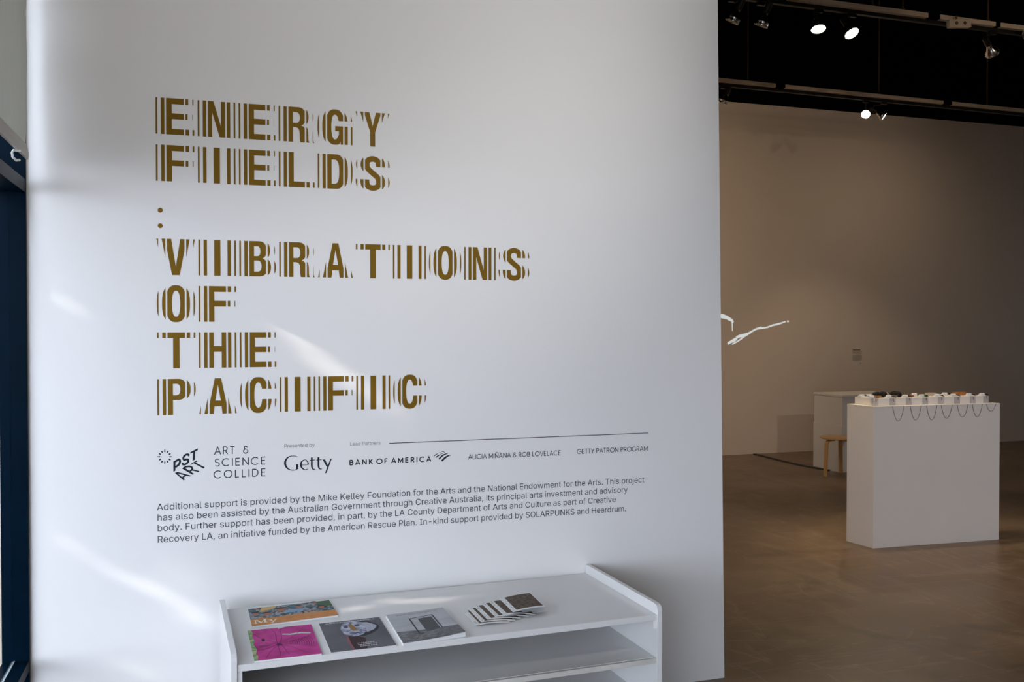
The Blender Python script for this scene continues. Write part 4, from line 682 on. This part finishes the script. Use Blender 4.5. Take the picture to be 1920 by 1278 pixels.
print_art(t, tf, [ell(.20,.62,.028,.045)], (.02, .01, .02), 'dark_spot')
print_art(t, tf, [ell(.42,.42,.05,.05)], (.25, .03, .18), 'web_centre')
# grey book with a painted mask
M_gb = blotch_mat('grey_print', [(.35, (.085, .085, .10)), (.65, (.125, .125, .14))], 4, 2, .3)
t, tf = booklet('mask_book', 'dark grey booklet with a pale painted face mask, middle of shelf front', [(.3911,3.3763),(.6082,3.3852),(.6091,3.0691),(.3936,3.0642)], .004, M_gb)
print_art(t, tf, [[(.42,.86),(.52,.93),(.66,.955),(.78,.90),(.90,.76),(.915,.66),(.86,.56),(.74,.46),(.60,.40),(.50,.42),(.42,.5),(.36,.65),(.37,.78)]], (.03, .03, .035), 'dark_scarf', dz=.0003)
print_art(t, tf, [[(.34,.46),(.50,.42),(.60,.34),(.58,.12),(.55,.0),(.36,.0),(.34,.2),(.33,.36)]], (.045, .02, .025), 'dark_neck', dz=.00035)
print_art(t, tf, [[(.33,.46),(.36,.45),(.35,.2),(.37,.0),(.34,.0),(.31,.25)]], (.30, .10, .12), 'red_edge', dz=.0004)
print_art(t, tf, [[(.66,.88),(.76,.86),(.87,.74),(.875,.68),(.80,.58),(.68,.52),(.66,.70)]], (.42, .44, .52), 'pale_hood', dz=.0004)
M_mask = blotch_mat('mask_print', [(.35, (.12, .12, .20)), (.5, (.36, .38, .50)), (.62, (.50, .52, .60))], 45, 4)
print_art(t, tf, [[(.34,.86),(.42,.93),(.52,.955),(.62,.94),(.68,.86),(.70,.70),(.68,.56),(.60,.46),(.48,.42),(.38,.44),(.31,.55),(.29,.70)]], (1, 1, 1), 'painted_face', m=M_mask, dz=.0005)
print_art(t, tf, [[(.44,.86),(.49,.86),(.54,.70),(.55,.62),(.47,.60),(.45,.68)]], (.30, .17, .05), 'ochre_nose', dz=.0007)
print_art(t, tf, [ell(.39,.76,.035,.03), ell(.58,.79,.04,.03), [(.40,.53),(.50,.51),(.60,.53),(.60,.555),(.50,.54),(.40,.555)]], (.05, .05, .10), 'mask_feature', dz=.0007)
print_art(t, tf, [[(.335,.44+.0),(.42,.46),(.44,.44)]], (.05, .05, .10), 'mask_feature', dz=.0007)
bm = bmesh.new()
for z0, x0, x1 in ((.935, .10, .90), (.17, .44, .70), (.12, .44, .74), (.07, .46, .70)):
    x = x0
    while x < x1:
        w = random.uniform(.012, .045); poly(bm, [[(x, z0), (x+w, z0), (x+w, z0+.022), (x, z0+.022)]], lambda u, v: tf(u, v, .0008)); x += w + .010
link('small_print', upn(bm), mat('ink_small', (.55, .55, .57), .5), t)['kind'] = 'stuff'
# black and white book
M_sky = blotch_mat('sky_print', [(.3, (.36, .37, .40)), (.6, (.50, .51, .54)), (.75, (.58, .59, .62))], 3, 4, .3, stretch=(1, 4, 1))
t, tf = booklet('photo_book', 'thick grey and white booklet showing a doorway on a plain, right of the mask booklet', [(.6315,3.3792),(.8479,3.3927),(.8529,3.0879),(.6292,3.0576)], .011, M_sky, bow=.006)
M_gr = blotch_mat('ground_print', [(.3, (.07, .07, .075)), (.5, (.17, .17, .175)), (.7, (.30, .30, .31))], 60, 6, .4, stretch=(1, 3, 1))
print_art(t, tf, [[(0.005,0.005),(.995,.005),(.995,.30),(.6,.31),(0.005,.36)]], (1, 1, 1), 'ground_print', m=M_gr)
def seg(a, b, w): 
    a = Vector(a); b = Vector(b); n = Vector((-(b-a).y, (b-a).x)).normalized()*w/2
    return [tuple(a+n), tuple(b+n), tuple(b-n), tuple(a-n)]
print_art(t, tf, [[(.46,.20),(.70,.24),(.70,.74),(.46,.72)]], (.085, .09, .095), 'dark_door', dz=.0005)
print_art(t, tf, [seg((.33,.24),(.33,.76),.022), seg((.73,.24),(.73,.80),.020), seg((.32,.755),(.74,.795),.014), seg((.27,.24),(.40,.20),.014)], (.03, .035, .04), 'door_frame_print', dz=.0006)
bm = bmesh.new(); x = .16
while x < .85:
    w = random.uniform(.012, .04); poly(bm, [[(x, .91), (x+w, .91), (x+w, .935), (x, .935)]], lambda u, v: tf(u, v, .0006)); x += w+.01
link('small_print', upn(bm), mat('ink_small2', (.26, .27, .30), .5), t)['kind'] = 'stuff'

# fanned little zines
M_zc = blotch_mat('zine_print', [(.3, (.06, .042, .030)), (.5, (.115, .085, .065)), (.7, (.19, .15, .12))], 90, 6, .5)
ZN = [  # left x, back y, left z, tilt: lowest to topmost
 (.915, 3.358, .0045, .03), (.939, 3.372, .0075, .05), (.966, 3.386, .0105, .06), (.999, 3.397, .0135, .075), (1.030, 3.400, .0175, .09), (1.074, 3.402, .0245, .02)]
zl_ = ['lowest', 'second from the bottom', 'third from the bottom', 'fourth from the bottom', 'second from the top', 'topmost']
for i, (x, yb, z, tl) in enumerate(ZN):
    t = thing('zine', 'little brown and white zine, %s of the fanned stack' % zl_[i], 'booklet', (x, yb, ZS), group='fanned zines on the shelf')
    Wz, Lz = .125, .172
    n = 10
    def surf(u, v, dz=0): # u across to the right, v 0 back 1 front
        h = z + .004*math.sin(u*PI)*(1 if i < 5 else .8) + (.010*u*(1-.3*v) if i == 5 else -max(0, z-.004)*u*u*.8)
        sk = (.0 if i == 5 else -.02)
        return Vector((u*Wz - v*(.004 + sk*.3), -v*Lz + .006*u*(1 if i == 5 else -1), max(h, .0012 + i*.0012) + dz))
    for nm, off, m_, u0, u1, v0, v1, th in (('pages', -.0012, M_paper, 0, 1, 0, 1, .0010), ('cover', 0, M_paper, 0, 1, 0, 1, .0004), ('cover_print', .0003, M_zc, .13, .97, .035, .955, 0)):
        bm = bmesh.new(); g = [[[bm.verts.new(surf(u0+(u1-u0)*a/n, v0+(v1-v0)*b/3, off-k*th)) for a in range(n+1)] for b in range(4)] for k in range(2 if th else 1)]
        for row in g:
            for b in range(3):
                for a in range(n): bm.faces.new((row[b][a], row[b+1][a], row[b+1][a+1], row[b][a+1]))
        if th:
            for b in range(3):
                for a in (0, n): bm.faces.new((g[0][b][a], g[0][b+1][a], g[1][b+1][a], g[1][b][a]))
            for a in range(n):
                for b in (0, 3): bm.faces.new((g[0][b][a], g[0][b][a+1], g[1][b][a+1], g[1][b][a]))
            bmesh.ops.recalc_face_normals(bm, faces=bm.faces)
        link(nm, upn(bm) if not th else bm, m_, t, True)
    bm = bmesh.new()
    for k in range(34):
        u = random.uniform(.01, .11); v = random.uniform(.01, .98); r = random.uniform(.006, .017)
        poly(bm, [[(u+r*random.uniform(.6, 1.3)*math.cos(a*PI/3), v+r*.8*random.uniform(.5, 1.2)*math.sin(a*PI/3)) for a in range(6)]], lambda a, b: surf(a, b, .0004))
    link('speckles', upn(bm), mat('ink_speckle', (.05, .04, .04), .5), t)['kind'] = 'stuff'
    if i == 5:
        for k in range(3):   # loose pages opening under the top zine
            bm = bmesh.new(); zz0 = z - .004; rr = []
            for a in range(n+1):
                u = a/n; hh = zz0 + (.006 - .0065*k)*u - .004*math.sin(u*PI)*(k)
                rr.append([bm.verts.new((u*Wz*(1+.03*k), -v*Lz, max(.003, hh))) for v in (.03, .97)])
            for a in range(n): bm.faces.new((rr[a][0], rr[a][1], rr[a+1][1], rr[a+1][0]))
            link('loose_page', upn(bm), M_paper, t, True)

# ------------------------------------------------------------------ gallery: plinths, music boxes, stool
PL = thing('plinth', 'large white plinth carrying the row of music boxes', 'plinth', (4.569, 5.572, 0), math.atan2(5.515-5.572, 5.657-4.569))
PWd = 1.0895; PDp = .256; SHX = -.165
SHM = Matrix(((1, SHX, 0, 0), (0, 1, 0, 0), (0, 0, 1, 0), (0, 0, 0, 1)))
boxo('body', (0, PWd, 0, PDp, 0.0, 1.006), M_plinth, PL, .0015, SHM)
boxo('top_board', (-.001, PWd+.001, -.001, PDp+.001, 1.006, 1.02), M_plinth, PL, .001, SHM)
RB = thing('riser_box', 'long low white riser box on top of the large plinth', 'box', (4.569, 5.572, 1.02), PL.rotation_euler.z)
boxo('body', (.055, PWd-.045, .055, PDp-.012, 0, .052), M_plinth, RB, .001, SHM)
def pw(x, y, z):  # plinth-local to world
    x += SHX*y
    a = PL.rotation_euler.z; return (4.569 + x*math.cos(a) - y*math.sin(a), 5.572 + x*math.sin(a) + y*math.cos(a), z)
def music_box(label, loc, rz, dark=False, bracket=True):
    t = thing('music_box', label, 'music box', loc, rz, 'hand cranked music boxes on the riser')
    if bracket:
        boxo('bracket', (-.024, .024, -.0375, -.0325, -.0515, .001), M_acr, t, .001)
        for x in (-.017, .017): 
            link('screw', lathe(bmesh.new(), [(.0028, 0), (.0028, .002)], 10, Matrix.Translation((x, -.0376, -.022)) @ Matrix.Rotation(PI/2, 4, 'X')), mat('dark_screw', (.46, .44, .42), .4, metal=.2), t)
        link('screw', lathe(bmesh.new(), [(.0028, 0), (.0028, .002)], 10, Matrix.Translation((0, -.0376, -.040)) @ Matrix.Rotation(PI/2, 4, 'X')), MATS['dark_screw'], t)
    RX = Matrix.Rotation(PI/2, 4, 'Y')
    link('cylinder', lathe(bmesh.new(), [(.0075, -.019), (.0095, -.018), (.0095, .018), (.0075, .019)], 16, Matrix.Translation((-.016, -.012, .0125)) @ RX), M_silver, t, True)
    boxo('bedplate', (-.038, .010, -.022, .006, .001, .005), M_silver, t, .001)
    boxo('comb', (-.034, .004, -.002, .010, .005, .009), M_silver, t)
    link('crank_shaft', tube(bmesh.new(), [(.003, -.012, .011), (.024, -.012, .011), (.026, -.016, .009), (.034, -.03, .004)], .0022, 8), M_sock, t, True)
    link('crank_knob', lathe(bmesh.new(), [(.004, -.006), (.005, -.004), (.005, .004), (.004, .006)], 12, Matrix.Translation((.030, -.014, .010)) @ RX), M_sock, t, True)
    if bracket:
        link('lead', tube(bmesh.new(), [(.002, -.040, .001), (.004, -.040, -.012), (.006, -.040, -.022)], .0016, 6), M_sock, t, True)
    return t
rz = PL.rotation_euler.z
stx = [.062, .207, .347, .488, .624, .766, .905, 1.024]
ordw = ['first', 'second', 'third', 'fourth', 'fifth', 'sixth', 'seventh', 'last']
front = []
mb0 = None
for i, x in enumerate(stx):
    lab = 'silver hand cranked music box, %s from the left in the front row' % ordw[i]
    if i == 7: lab = 'silver hand cranked music box at the right end of the front row'
    loc = pw(x, .0865, 1.072)
    if mb0 is None: mb0 = music_box(lab, loc, rz)
    else: dupt(mb0, loc, rz, lab)
mb1 = None
for i, x in enumerate([.02+.055, .135, .262, .385, .530, .665, .800, .925]):
    lab = 'silver hand cranked music box, %s from the left in the back row' % ordw[i]
    if i == 7: lab = 'silver hand cranked music box at the right end of the back row'
    loc = pw(x+.01, .205, 1.072)
    if mb1 is None: mb1 = music_box(lab, loc, rz, bracket=False)
    else: dupt(mb1, loc, rz, lab)
# hanging cord loops in front of the plinth
LO = [(.152, .248, .107), (.300, .395, .104), (.440, .530, .106), (.566, .662, .098), (.705, .800, .092), (.838, .928, .094), (.962, 1.050, .055)]
lp = ['first', 'second', 'third', 'fourth', 'fifth', 'sixth', 'last']
for i, (a, b, d) in enumerate(LO):
    t = tag(link('cord_loop', tube(bmesh.new(), [(a + (b-a)*k/16, -.0045, (1.019-1.02) - d*(1-(abs(2*k/16-1))**2.2)) for k in range(17)], .0016, 6), M_wire, None, True),
        'thin grey cord loop hanging on the plinth front, %s from the left' % lp[i], 'cord', 'cord loops on the plinth')
    t.location = (4.569, 5.572, 1.02); t.rotation_euler = (0, 0, rz)
# coloured paper strips between the boxes
for i, (x0, x1, y0, col, lb) in enumerate([(.085, .165, .11, (.35, .17, .03), 'amber'), (.225, .30, .11, (.20, .17, .14), 'grey brown'), (.365, .44, .11, (.26, .07, .03), 'rust red'),
        (.50, .56, .11, (.05, .20, .07), 'dark green'), (.62, .70, .17, (.55, .46, .38), 'beige'), (.865, .975, .17, (.42, .16, .04), 'orange brown')]):
    t = tag(link('tune_box', box(bmesh.new(), 0, x1-x0, 0, .035, 0, .014 if i < 4 else .022, .002), mat('paint_'+lb.replace(' ', '_'), col, .5, var=.2, vscale=60)), 'small %s wooden block between the music boxes' % lb, 'block', 'wooden blocks on the riser')
    t.location = pw(x0, y0, 1.0722); t.rotation_euler = (0, 0, rz)
# headphones
M_hp = mat('black_foam', (.004, .004, .004), .85)
def headphones(loc, rz_, lab):
    t = thing('headphones', lab, 'headphones', loc, rz_, 'black headphones on the plinth')
    for s in (-1, 1):
        link('ear_cup', lathe(bmesh.new(), [(.022, .0), (.030, .006), (.031, .016), (.027, .032), (.014, .041), (.001, .042)], 20, Matrix.Translation((s*.027, 0, 0)) @ Matrix.Rotation(s*.12, 4, 'Y')), M_hp, t, True)
    link('headband', tube(bmesh.new(), [(.050*math.cos(a*PI/14), .05*math.sin(a*PI/14), .012+.018*math.sin(a*PI/14)) for a in range(15)], .0035, 8), M_hp, t, True)
    return t
h = headphones(pw(.195, .16, 1.0722), .2, 'black headphones lying left on the riser, a cup and band showing')
headphones(pw(.335, .165, 1.0722), 1.25, 'black headphones lying right of the other pair, cup standing up')
# second plinth behind
P2 = thing('plinth', 'smaller white plinth behind the large one, beside the stool', 'plinth', (6.612, 8.57, 0))
boxo('body', (-.006, .80, 0, .5, 0, .505), M_plinth, P2, .002)
boxo('upper_body', (0, .79, .005, .49, .505, .82), M_plinth, P2, .002)
boxo('top_board', (-.008, .80, -.003, .50, .82, .842), M_plinth, P2, .002)
# stool
ST_ = thing('stool', 'round bent birch stool with curved legs, left of the plinths', 'stool', (6.44, 8.44, 0))
link('seat', lathe(bmesh.new(), [(.155, .392), (.168, .396), (.170, .402), (.168, .408), (.160, .411)], 40), M_birch, ST_, True)
for a in (193, 38, 300):
    bm = bmesh.new(); prof = [(.05, .385), (.10, .385), (.128, .382), (.148, .370), (.160, .350), (.164, .32), (.170, .20), (.180, .0)]
    ca, sa = math.cos(math.radians(a)), math.sin(math.radians(a)); rr = []
    for j, (r, z) in enumerate(prof):
        nx, nz = (0, -.011) if j < 3 else ((-.008, -.008) if j < 5 else (-.011, 0))
        ring = []
        for (dr, dz, s) in ((0, 0, -1), (0, 0, 1), (nx, nz, 1), (nx, nz, -1)):
            w = .022; R = r + dr
            ring.append(bm.verts.new((R*ca - s*w*sa, R*sa + s*w*ca, z+dz)))
        rr.append(ring)
    for p, q in zip(rr, rr[1:]):
        for k in range(4): bm.faces.new((p[k], p[(k+1) % 4], q[(k+1) % 4], q[k]))
    bm.faces.new(rr[0][::-1]); bm.faces.new(rr[-1]); bmesh.ops.recalc_face_normals(bm, faces=bm.faces)
    link('leg', bm, M_birch, ST_)
# floor cable cover and lead
pts = [(6.516, 10.12), (6.508, 9.9), (6.497, 9.6), (6.492, 9.3), (6.505, 9.05), (6.53, 8.88), (6.562, 8.72)]
bm = bmesh.new(); rr = []
for i, p in enumerate(pts):
    a = Vector(pts[max(i-1, 0)]); b = Vector(pts[min(i+1, len(pts)-1)]); d = (b-a).normalized(); n = Vector((-d.y, d.x)); p = Vector(p)
    rr.append([bm.verts.new((*(p+n*s), z)) for s, z in ((-.032, .001), (-.016, .012), (.016, .012), (.032, .001))])
for a, b in zip(rr, rr[1:]):
    for k in range(4): bm.faces.new((a[k], a[(k+1) % 4], b[(k+1) % 4], b[k]))
bm.faces.new(rr[0][::-1]); bm.faces.new(rr[-1]); bmesh.ops.recalc_face_normals(bm, faces=bm.faces)
tag(link('cable_cover', bm, M_cord), 'black cable cover running over the floor from the back wall to the stool', 'cable cover')
tag(link('cable', tube(bmesh.new(), [(6.564, 8.71, .005), (6.585, 8.66, .004), (6.60, 8.60, .004)], .0035, 6), mat('white_cable', (.7, .68, .64), .5), None, True), 'short white cable between cable cover and small plinth', 'cable')
# projection on the back wall and wall label
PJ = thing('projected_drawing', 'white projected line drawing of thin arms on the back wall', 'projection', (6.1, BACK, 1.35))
M_proj = mat('projected_light', (.8, .82, .82), .8, emit=(.75, .88, .92), estr=.55)  # the projector's light is drawn as a glowing surface
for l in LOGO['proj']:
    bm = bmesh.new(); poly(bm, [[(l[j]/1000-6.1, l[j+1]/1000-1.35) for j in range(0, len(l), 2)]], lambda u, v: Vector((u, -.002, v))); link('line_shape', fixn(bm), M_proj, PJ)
LB = thing('wall_label', 'small grey printed text label on the back wall above the plinth', 'label', (8.0, BACK, 1.10))
bm = bmesh.new()
def lab(x0, x1, z0, z1):
    x = x0
    while x < x1-.004:
        w = min(random.uniform(.01, .03), x1-x); poly(bm, [[(x, z0), (x+w, z0), (x+w, z1), (x, z1)]], lambda u, v: Vector((u, -.0015, v))); x += w+.005
lab(0, .115, .176, .190)
link('heading', fixn(bm), mat('label_heading', (.10, .085, .07), .7), LB)['kind'] = 'stuff'
bm = bmesh.new()
for k in range(12):
    if k in (3,): continue
    lab(.0, .145 - (.03 if k in (1, 11) else 0) , .158 - k*.0105, .1635 - k*.0105)
lab(.112, .135, .004, .020)
link('body_text', fixn(bm), mat('label_body', (.34, .28, .23), .7), LB)['kind'] = 'stuff'

# ------------------------------------------------------------------ lighting tracks
def track(y0, y1, x0, x1, pieces, label, rods):
    t = thing('lighting_track', label, 'lighting track', (x0, y0, 4.0), math.atan2(y1-y0, x1-x0), 'lighting tracks under the black ceiling')
    L = math.hypot(x1-x0, y1-y0)
    for a, b in pieces: boxo('channel_strip', (a-x0, b-x0, -.018, .018, .0, .036), M_tan, t, .001)
    boxo('backing_bar', (0, L, -.012, .016, .003, .033), M_black, t)
    boxo('track_rail', (0, L, -.018, .018, -.042, -.014), M_trk, t, .002)
    for a in rods:
        link('rod', tube(bmesh.new(), [(a-x0, 0, .034), (a-x0, 0, 1.38)], .006, 8), mat('rusty_rod', (.10, .05, .03), .7), t, True)
        link('rod_nut', lathe(bmesh.new(), [(.016, .036), (.016, .048), (.009, .052)], 8, Matrix.Translation((a-x0, 0, 0))), MATS['rusty_rod'], t)
    return t
track(8.185, 8.31, 4.3, 9.4, [(4.3, 5.508), (5.621, 7.65), (7.772, 9.4)], 'far tan and black lighting track in front of the back wall', [5.186, 6.799, 8.278])
track(5.98, 6.02, 3.0, 8.0, [(3.0, 4.02), (4.12, 5.393), (5.512, 6.066), (6.118, 8.0)], 'near tan and black lighting track at the top edge', [3.78, 4.88, 5.164, 6.004])
def lamp(label, loc, aim, lit, y_tr, r=.062, power=0):
    t = thing('track_spotlight', label, 'spotlight', loc, 0, 'spotlights hung from the tracks')
    d = Vector(aim).normalized(); Q = d.to_track_quat('Z', 'Y').to_matrix().to_4x4()
    link('reflector', lathe(bmesh.new(), [(.020, -.085), (.022, -.07), (.034, -.045), (.052, -.022), (r*.97, -.006)], 28, Q, cap=False), M_chrome, t, True)
    link('trim_ring', lathe(bmesh.new(), [(r*.93, -.008), (r, -.010), (r*1.03, -.002), (r, .006), (r*.92, .004)], 28, Q, cap=False), M_chrome, t, True)
    link('lens', lathe(bmesh.new(), [(r*.93, .0), (r*.7, .005), (r*.3, .008), (.001, .009)], 28, Q, cap=False), M_glow if lit else M_lens, t, True)
    sl = min(.17, (3.952 - loc[2])/max(.2, -d.z)) if d.z < -.3 else .17
    link('socket', lathe(bmesh.new(), [(.018, -sl), (.024, -sl+.005), (.024, -.09), (.020, -.083)], 20, Q), M_sock, t, True)
    top = Vector((0, 0, 3.957 - loc[2])); neck = d*(-min(.13, (3.94-loc[2])/max(.2, -d.z)) if d.z < -.3 else -.13)
    link('arm', tube(bmesh.new(), [neck, neck*.9 + Vector((0, 0, .05)), Vector((neck.x*.3, neck.y*.3, top.z-.03)), top], .006, 8), M_sock, t, True)
    boxo('track_adapter', (-.035, .035, -.014, .014, top.z-.022, top.z), M_sock, t, .002)
    return t
lamp('unlit chrome spotlight, leftmost on the near track', (3.655, 5.99, 3.80), (-.32, .30, -.85), False, 6, .052)
lamp('unlit chrome spotlight, second from left on the near track', (3.895, 5.99, 3.795), (-.25, .30, -.90), False, 6, .052)
lamp('lit spotlight tilted down, left of the brightest pair', (4.389, 5.99, 3.815), (-.10, -.30, -1), True, 6, .056)
lamp('lit spotlight facing forward, right of the brightest pair', (4.694, 6.0, 3.815), (.12, -.60, -.95), True, 6, .056)
lamp('unlit chrome spotlight at the right of the near track', (6.045, 6.0, 3.79), (.85, .35, -.62), False, 6, .056)
lamp('unlit spotlight with blue lens cut by the right picture edge', (6.285, 5.86, 3.925), (-.75, -.8, -.1), False, 6, .056).children[2].data.materials[0] = mat('blue_lamp_lens', (.16, .42, .60), .2, spec=.6)
lamp('glaring lit spotlight on the far track facing the room', (6.628, 8.24, 3.815), (-.62, -.78, -.22), True, 8.25, .045)
lamp('lit spotlight on the far track seen edge on', (6.86, 8.245, 3.81), (.62, -.42, -.52), True, 8.25, .052)
lamp('dark spotlight beside the title wall edge on the far track', (4.905, 8.2, 3.80), (-.3, .3, -1), False, 8.25, .04)
# junction box hanging from the near track
JB = thing('junction_box', 'small cream outlet box hanging under the near track', 'outlet box', (5.64, 5.93, 3.96))
R_ = Matrix.Rotation(math.radians(-6), 4, 'Y')
boxo('housing', (-.105, .105, -.02, .02, -.032, .032), mat('cream_metal', (.85, .70, .50), .5), JB, .006, R_)
for x in (-.04, .04): link('socket_hole', lathe(bmesh.new(), [(.014, 0), (.014, .003)], 14, R_ @ Matrix.Translation((x, -.0202, 0)) @ Matrix.Rotation(PI/2, 4, 'X')), mat('outlet_brown', (.16, .11, .07), .6), JB)
boxo('hanger', (-.008, .008, .021, .03, .02, .07), mat('brass_hanger', (.35, .2, .04), .4, metal=.5), JB)
def spot(loc, tgt, e, ang=60, blend=.6, col=(1, .78, .55), rad=.05):
    l = bpy.data.lights.new('spot_beam', 'SPOT'); l.energy = e; l.spot_size = math.radians(ang); l.spot_blend = blend; l.color = col; l.shadow_soft_size = rad
    q = bpy.data.objects.new('spot_beam', l); C.objects.link(q); q.location = loc
    q.rotation_euler = (Vector(tgt)-Vector(loc)).to_track_quat('-Z', 'Y').to_euler(); return q
spot((4.389, 5.93, 3.75), (4.3, 4.8, 0), 80, 80)
spot((4.694, 5.90, 3.75), (5.3, 4.2, 0), 80, 80)
spot((6.90, 8.22, 3.75), (7.6, 9.2, 0), 40, 80)
spot((6.55, 8.14, 3.78), (4.5, 6.0, 0), 60, 80)
spot((2.6, 8.2, 3.8), (3.6, 10.1, 1.0), 140, 110, 1)
spot((4.4, 7.9, 3.3), (5.9, 10.1, 2.6), 66, 125, 1)  # unseen spot, added to wash the upper back wall
spot((8.3, 8.2, 3.6), (8.3, 10.1, 2.4), 15, 130, 1)
spot((2.3, .3, 3.7), (.75, 3.73, 3.15), 265, 62, 1, (.95,.94,.93))
spot((2.6, .2, 3.7), (1.5, 3.73, 1.4), 110, 44, 1, (.95,.94,.93))  # added spot, brightens the right part of the title wall
spot((2.7, 5.6, 3.7), (4.55, 5.7, .6), 150, 36, 1, (1,.72,.44))  # unseen warm spot, added for the left side of the plinth
spot((4.6, .6, 3.7), (5.0, 5.57, .5), 240, 60, 1, (1,.86,.78))  # added spot behind the view, brightens the plinth front
spot((6.0, 1.2, 3.8), (6.6, 8.2, 4.02), 75, 36, 1, (1,.80,.6))  # added spot to light the fronts of the tracks

# ------------------------------------------------------------------ street outside
tag(boxo('pavement', (-14, -.75, -12, 14, -.3, -.12), M_conc), 'pale concrete pavement outside the window', 'pavement')['kind'] = 'structure'
# unseen tree, added as a sun blocker; leaf gaps shape streaks on wall and shelf
TDIST = 7.0
TR = thing('street_tree', 'leafy tree outside the window shading the glass', 'tree', (-6.9, -.6, -.12))
GAPW = [((.20, 1.68), (.36, 1.535), .004), ((.36, 1.535), (.52, 1.41), .014), ((.52, 1.40), (.735, 1.246), .005), ((-.575, 1.86), (-.49, 1.79), .003), ((-.575, 1.735), (-.42, 1.65), .005),
        ((-.52, .87), (-.36, .74), .0), ((-.34, .70), (-.16, .60), .0), ((-.12, .58), (.04, .47), .003), ((-.16, .70), (.0, .60), .0), ((-.36, .50), (-.30, .45), .0), ((-.25, .34), (-.17, .28), .0), ((-.52, 2.43), (-.455, 2.37), .006)]
GAPS = [((.69, 3.572), (.78, 3.558), .022), ((.84, 3.538), (.92, 3.522), .024), ((.48, 3.54), (.58, 3.528), .014), ((.63, 3.617), (.74, 3.605), .010)]
def dseg(p, a, b):
    p, a, b = Vector(p), Vector(a), Vector(b); t = max(0, min(1, (p-a).dot(b-a)/((b-a).length_squared+1e-9))); return (p-(a+(b-a)*t)).length
bm = bmesh.new(); random.seed(3)
e1 = SUN_DIR.cross(Vector((0, 0, 1))).normalized(); e2 = e1.cross(SUN_DIR).normalized()
base = Vector((XL, D, 1.2)) - SUN_DIR*TDIST
cnt = 0
for k in range(48000):
    a = random.uniform(-.5, 6.4); b = random.uniform(-1.3, 1.75); c = random.uniform(-.3, .3)
    p = base + e1*a + e2*b + SUN_DIR*c
    if p.z < .8: continue
    tw = (D - p.y)/SUN_DIR.y; q = p + SUN_DIR*tw; ts = (ZS - p.z)/SUN_DIR.z; s = p + SUN_DIR*ts
    sz = random.uniform(.028, .05)
    if any(abs(q.z - (A[1]+(B[1]-A[1])*0)) < 1 and dseg(((q.x)*.42, q.z), (A[0]*.42, A[1]), (B[0]*.42, B[1])) < w + sz*.6 for A, B, w in GAPW): continue
    if any(dseg((s.x*.8, s.y), (A[0]*.8, A[1]), (B[0]*.8, B[1])) < w + sz*.8 for A, B, w in GAPS): continue
    n = (SUN_DIR + Vector((random.uniform(-.5, .5), random.uniform(-.5, .5), random.uniform(-.5, .5)))).normalized()
    u = n.orthogonal().normalized(); ang = random.uniform(0, 2*PI); v = n.cross(u); d1 = u*math.cos(ang)+v*math.sin(ang); d2 = n.cross(d1)
    vs = [bm.verts.new(p + d1*sz*x + d2*sz*y) for x, y in ((-1.15, 0), (-.4, .62), (.5, .55), (1.2, 0), (.5, -.55), (-.4, -.62))]
    bm.faces.new(vs); cnt += 1
lv = link('leaves', bm, M_leaf); lv['kind'] = 'stuff'; lv.parent = TR; lv.matrix_parent_inverse = Matrix.Translation(-Vector(TR.location))
link('trunk', tube(bmesh.new(), [(0, 0, 0), (.05, .1, 1.2), (-.05, .1, 2.4), (.0, 0, 4.9)], [.14, .11, .09, .04], 12), M_bark, TR, True)

BD = thing('building', 'low dark brick building across the street outside the window', 'building', (-9.5, 6.0, -.12))  # unseen building, added to hold back low sky light
M_brick = mat('dark_brick', (.14, .09, .07), .9, var=.25, vscale=6)
boxo('body', (-1.5, 0, -6.2, 7, 0, 4.3), M_brick, BD)
boxo('parapet', (-1.55, .06, -6.26, 7.06, 4.3, 4.5), mat('stone_coping', (.3, .29, .27), .9), BD)
for k in range(5): boxo('window', (0, .03, -5.4+2.5*k, -4.0+2.5*k, 1.0, 2.8), M_lens, BD)
TR2 = thing('street_tree', 'dense tree close outside the window corner, its crown above the glass', 'tree', (-3.4, 4.6, -.12))  # second unseen tree, added to keep sky light off the upper wall
bm = bmesh.new(); random.seed(11)
for k in range(8000):
    p = Vector((random.uniform(-4.8, -1.7), random.uniform(.6, 5.4), random.uniform(2.6, 6.5)))
    if p.z < 2.35 + .49*(XL - p.x) + .15: continue
    sz = random.uniform(.09, .15); n = Vector((random.uniform(-1, 1), random.uniform(-1, 1), random.uniform(-1, 1))).normalized()
    u = n.orthogonal().normalized(); v = n.cross(u)
    bm.faces.new([bm.verts.new(p + u*sz*x + v*sz*y) for x, y in ((-1.15, 0), (-.4, .62), (.5, .55), (1.2, 0), (.5, -.55), (-.4, -.62))])
lv = link('leaves', bm, M_leaf); lv['kind'] = 'stuff'; lv.parent = TR2; lv.matrix_parent_inverse = Matrix.Translation(-Vector(TR2.location))
link('trunk', tube(bmesh.new(), [(0, 0, 0), (.05, .1, 1.4), (-.05, .0, 2.8), (.0, -.2, 4.6)], [.13, .11, .09, .04], 12), M_bark, TR2, True)
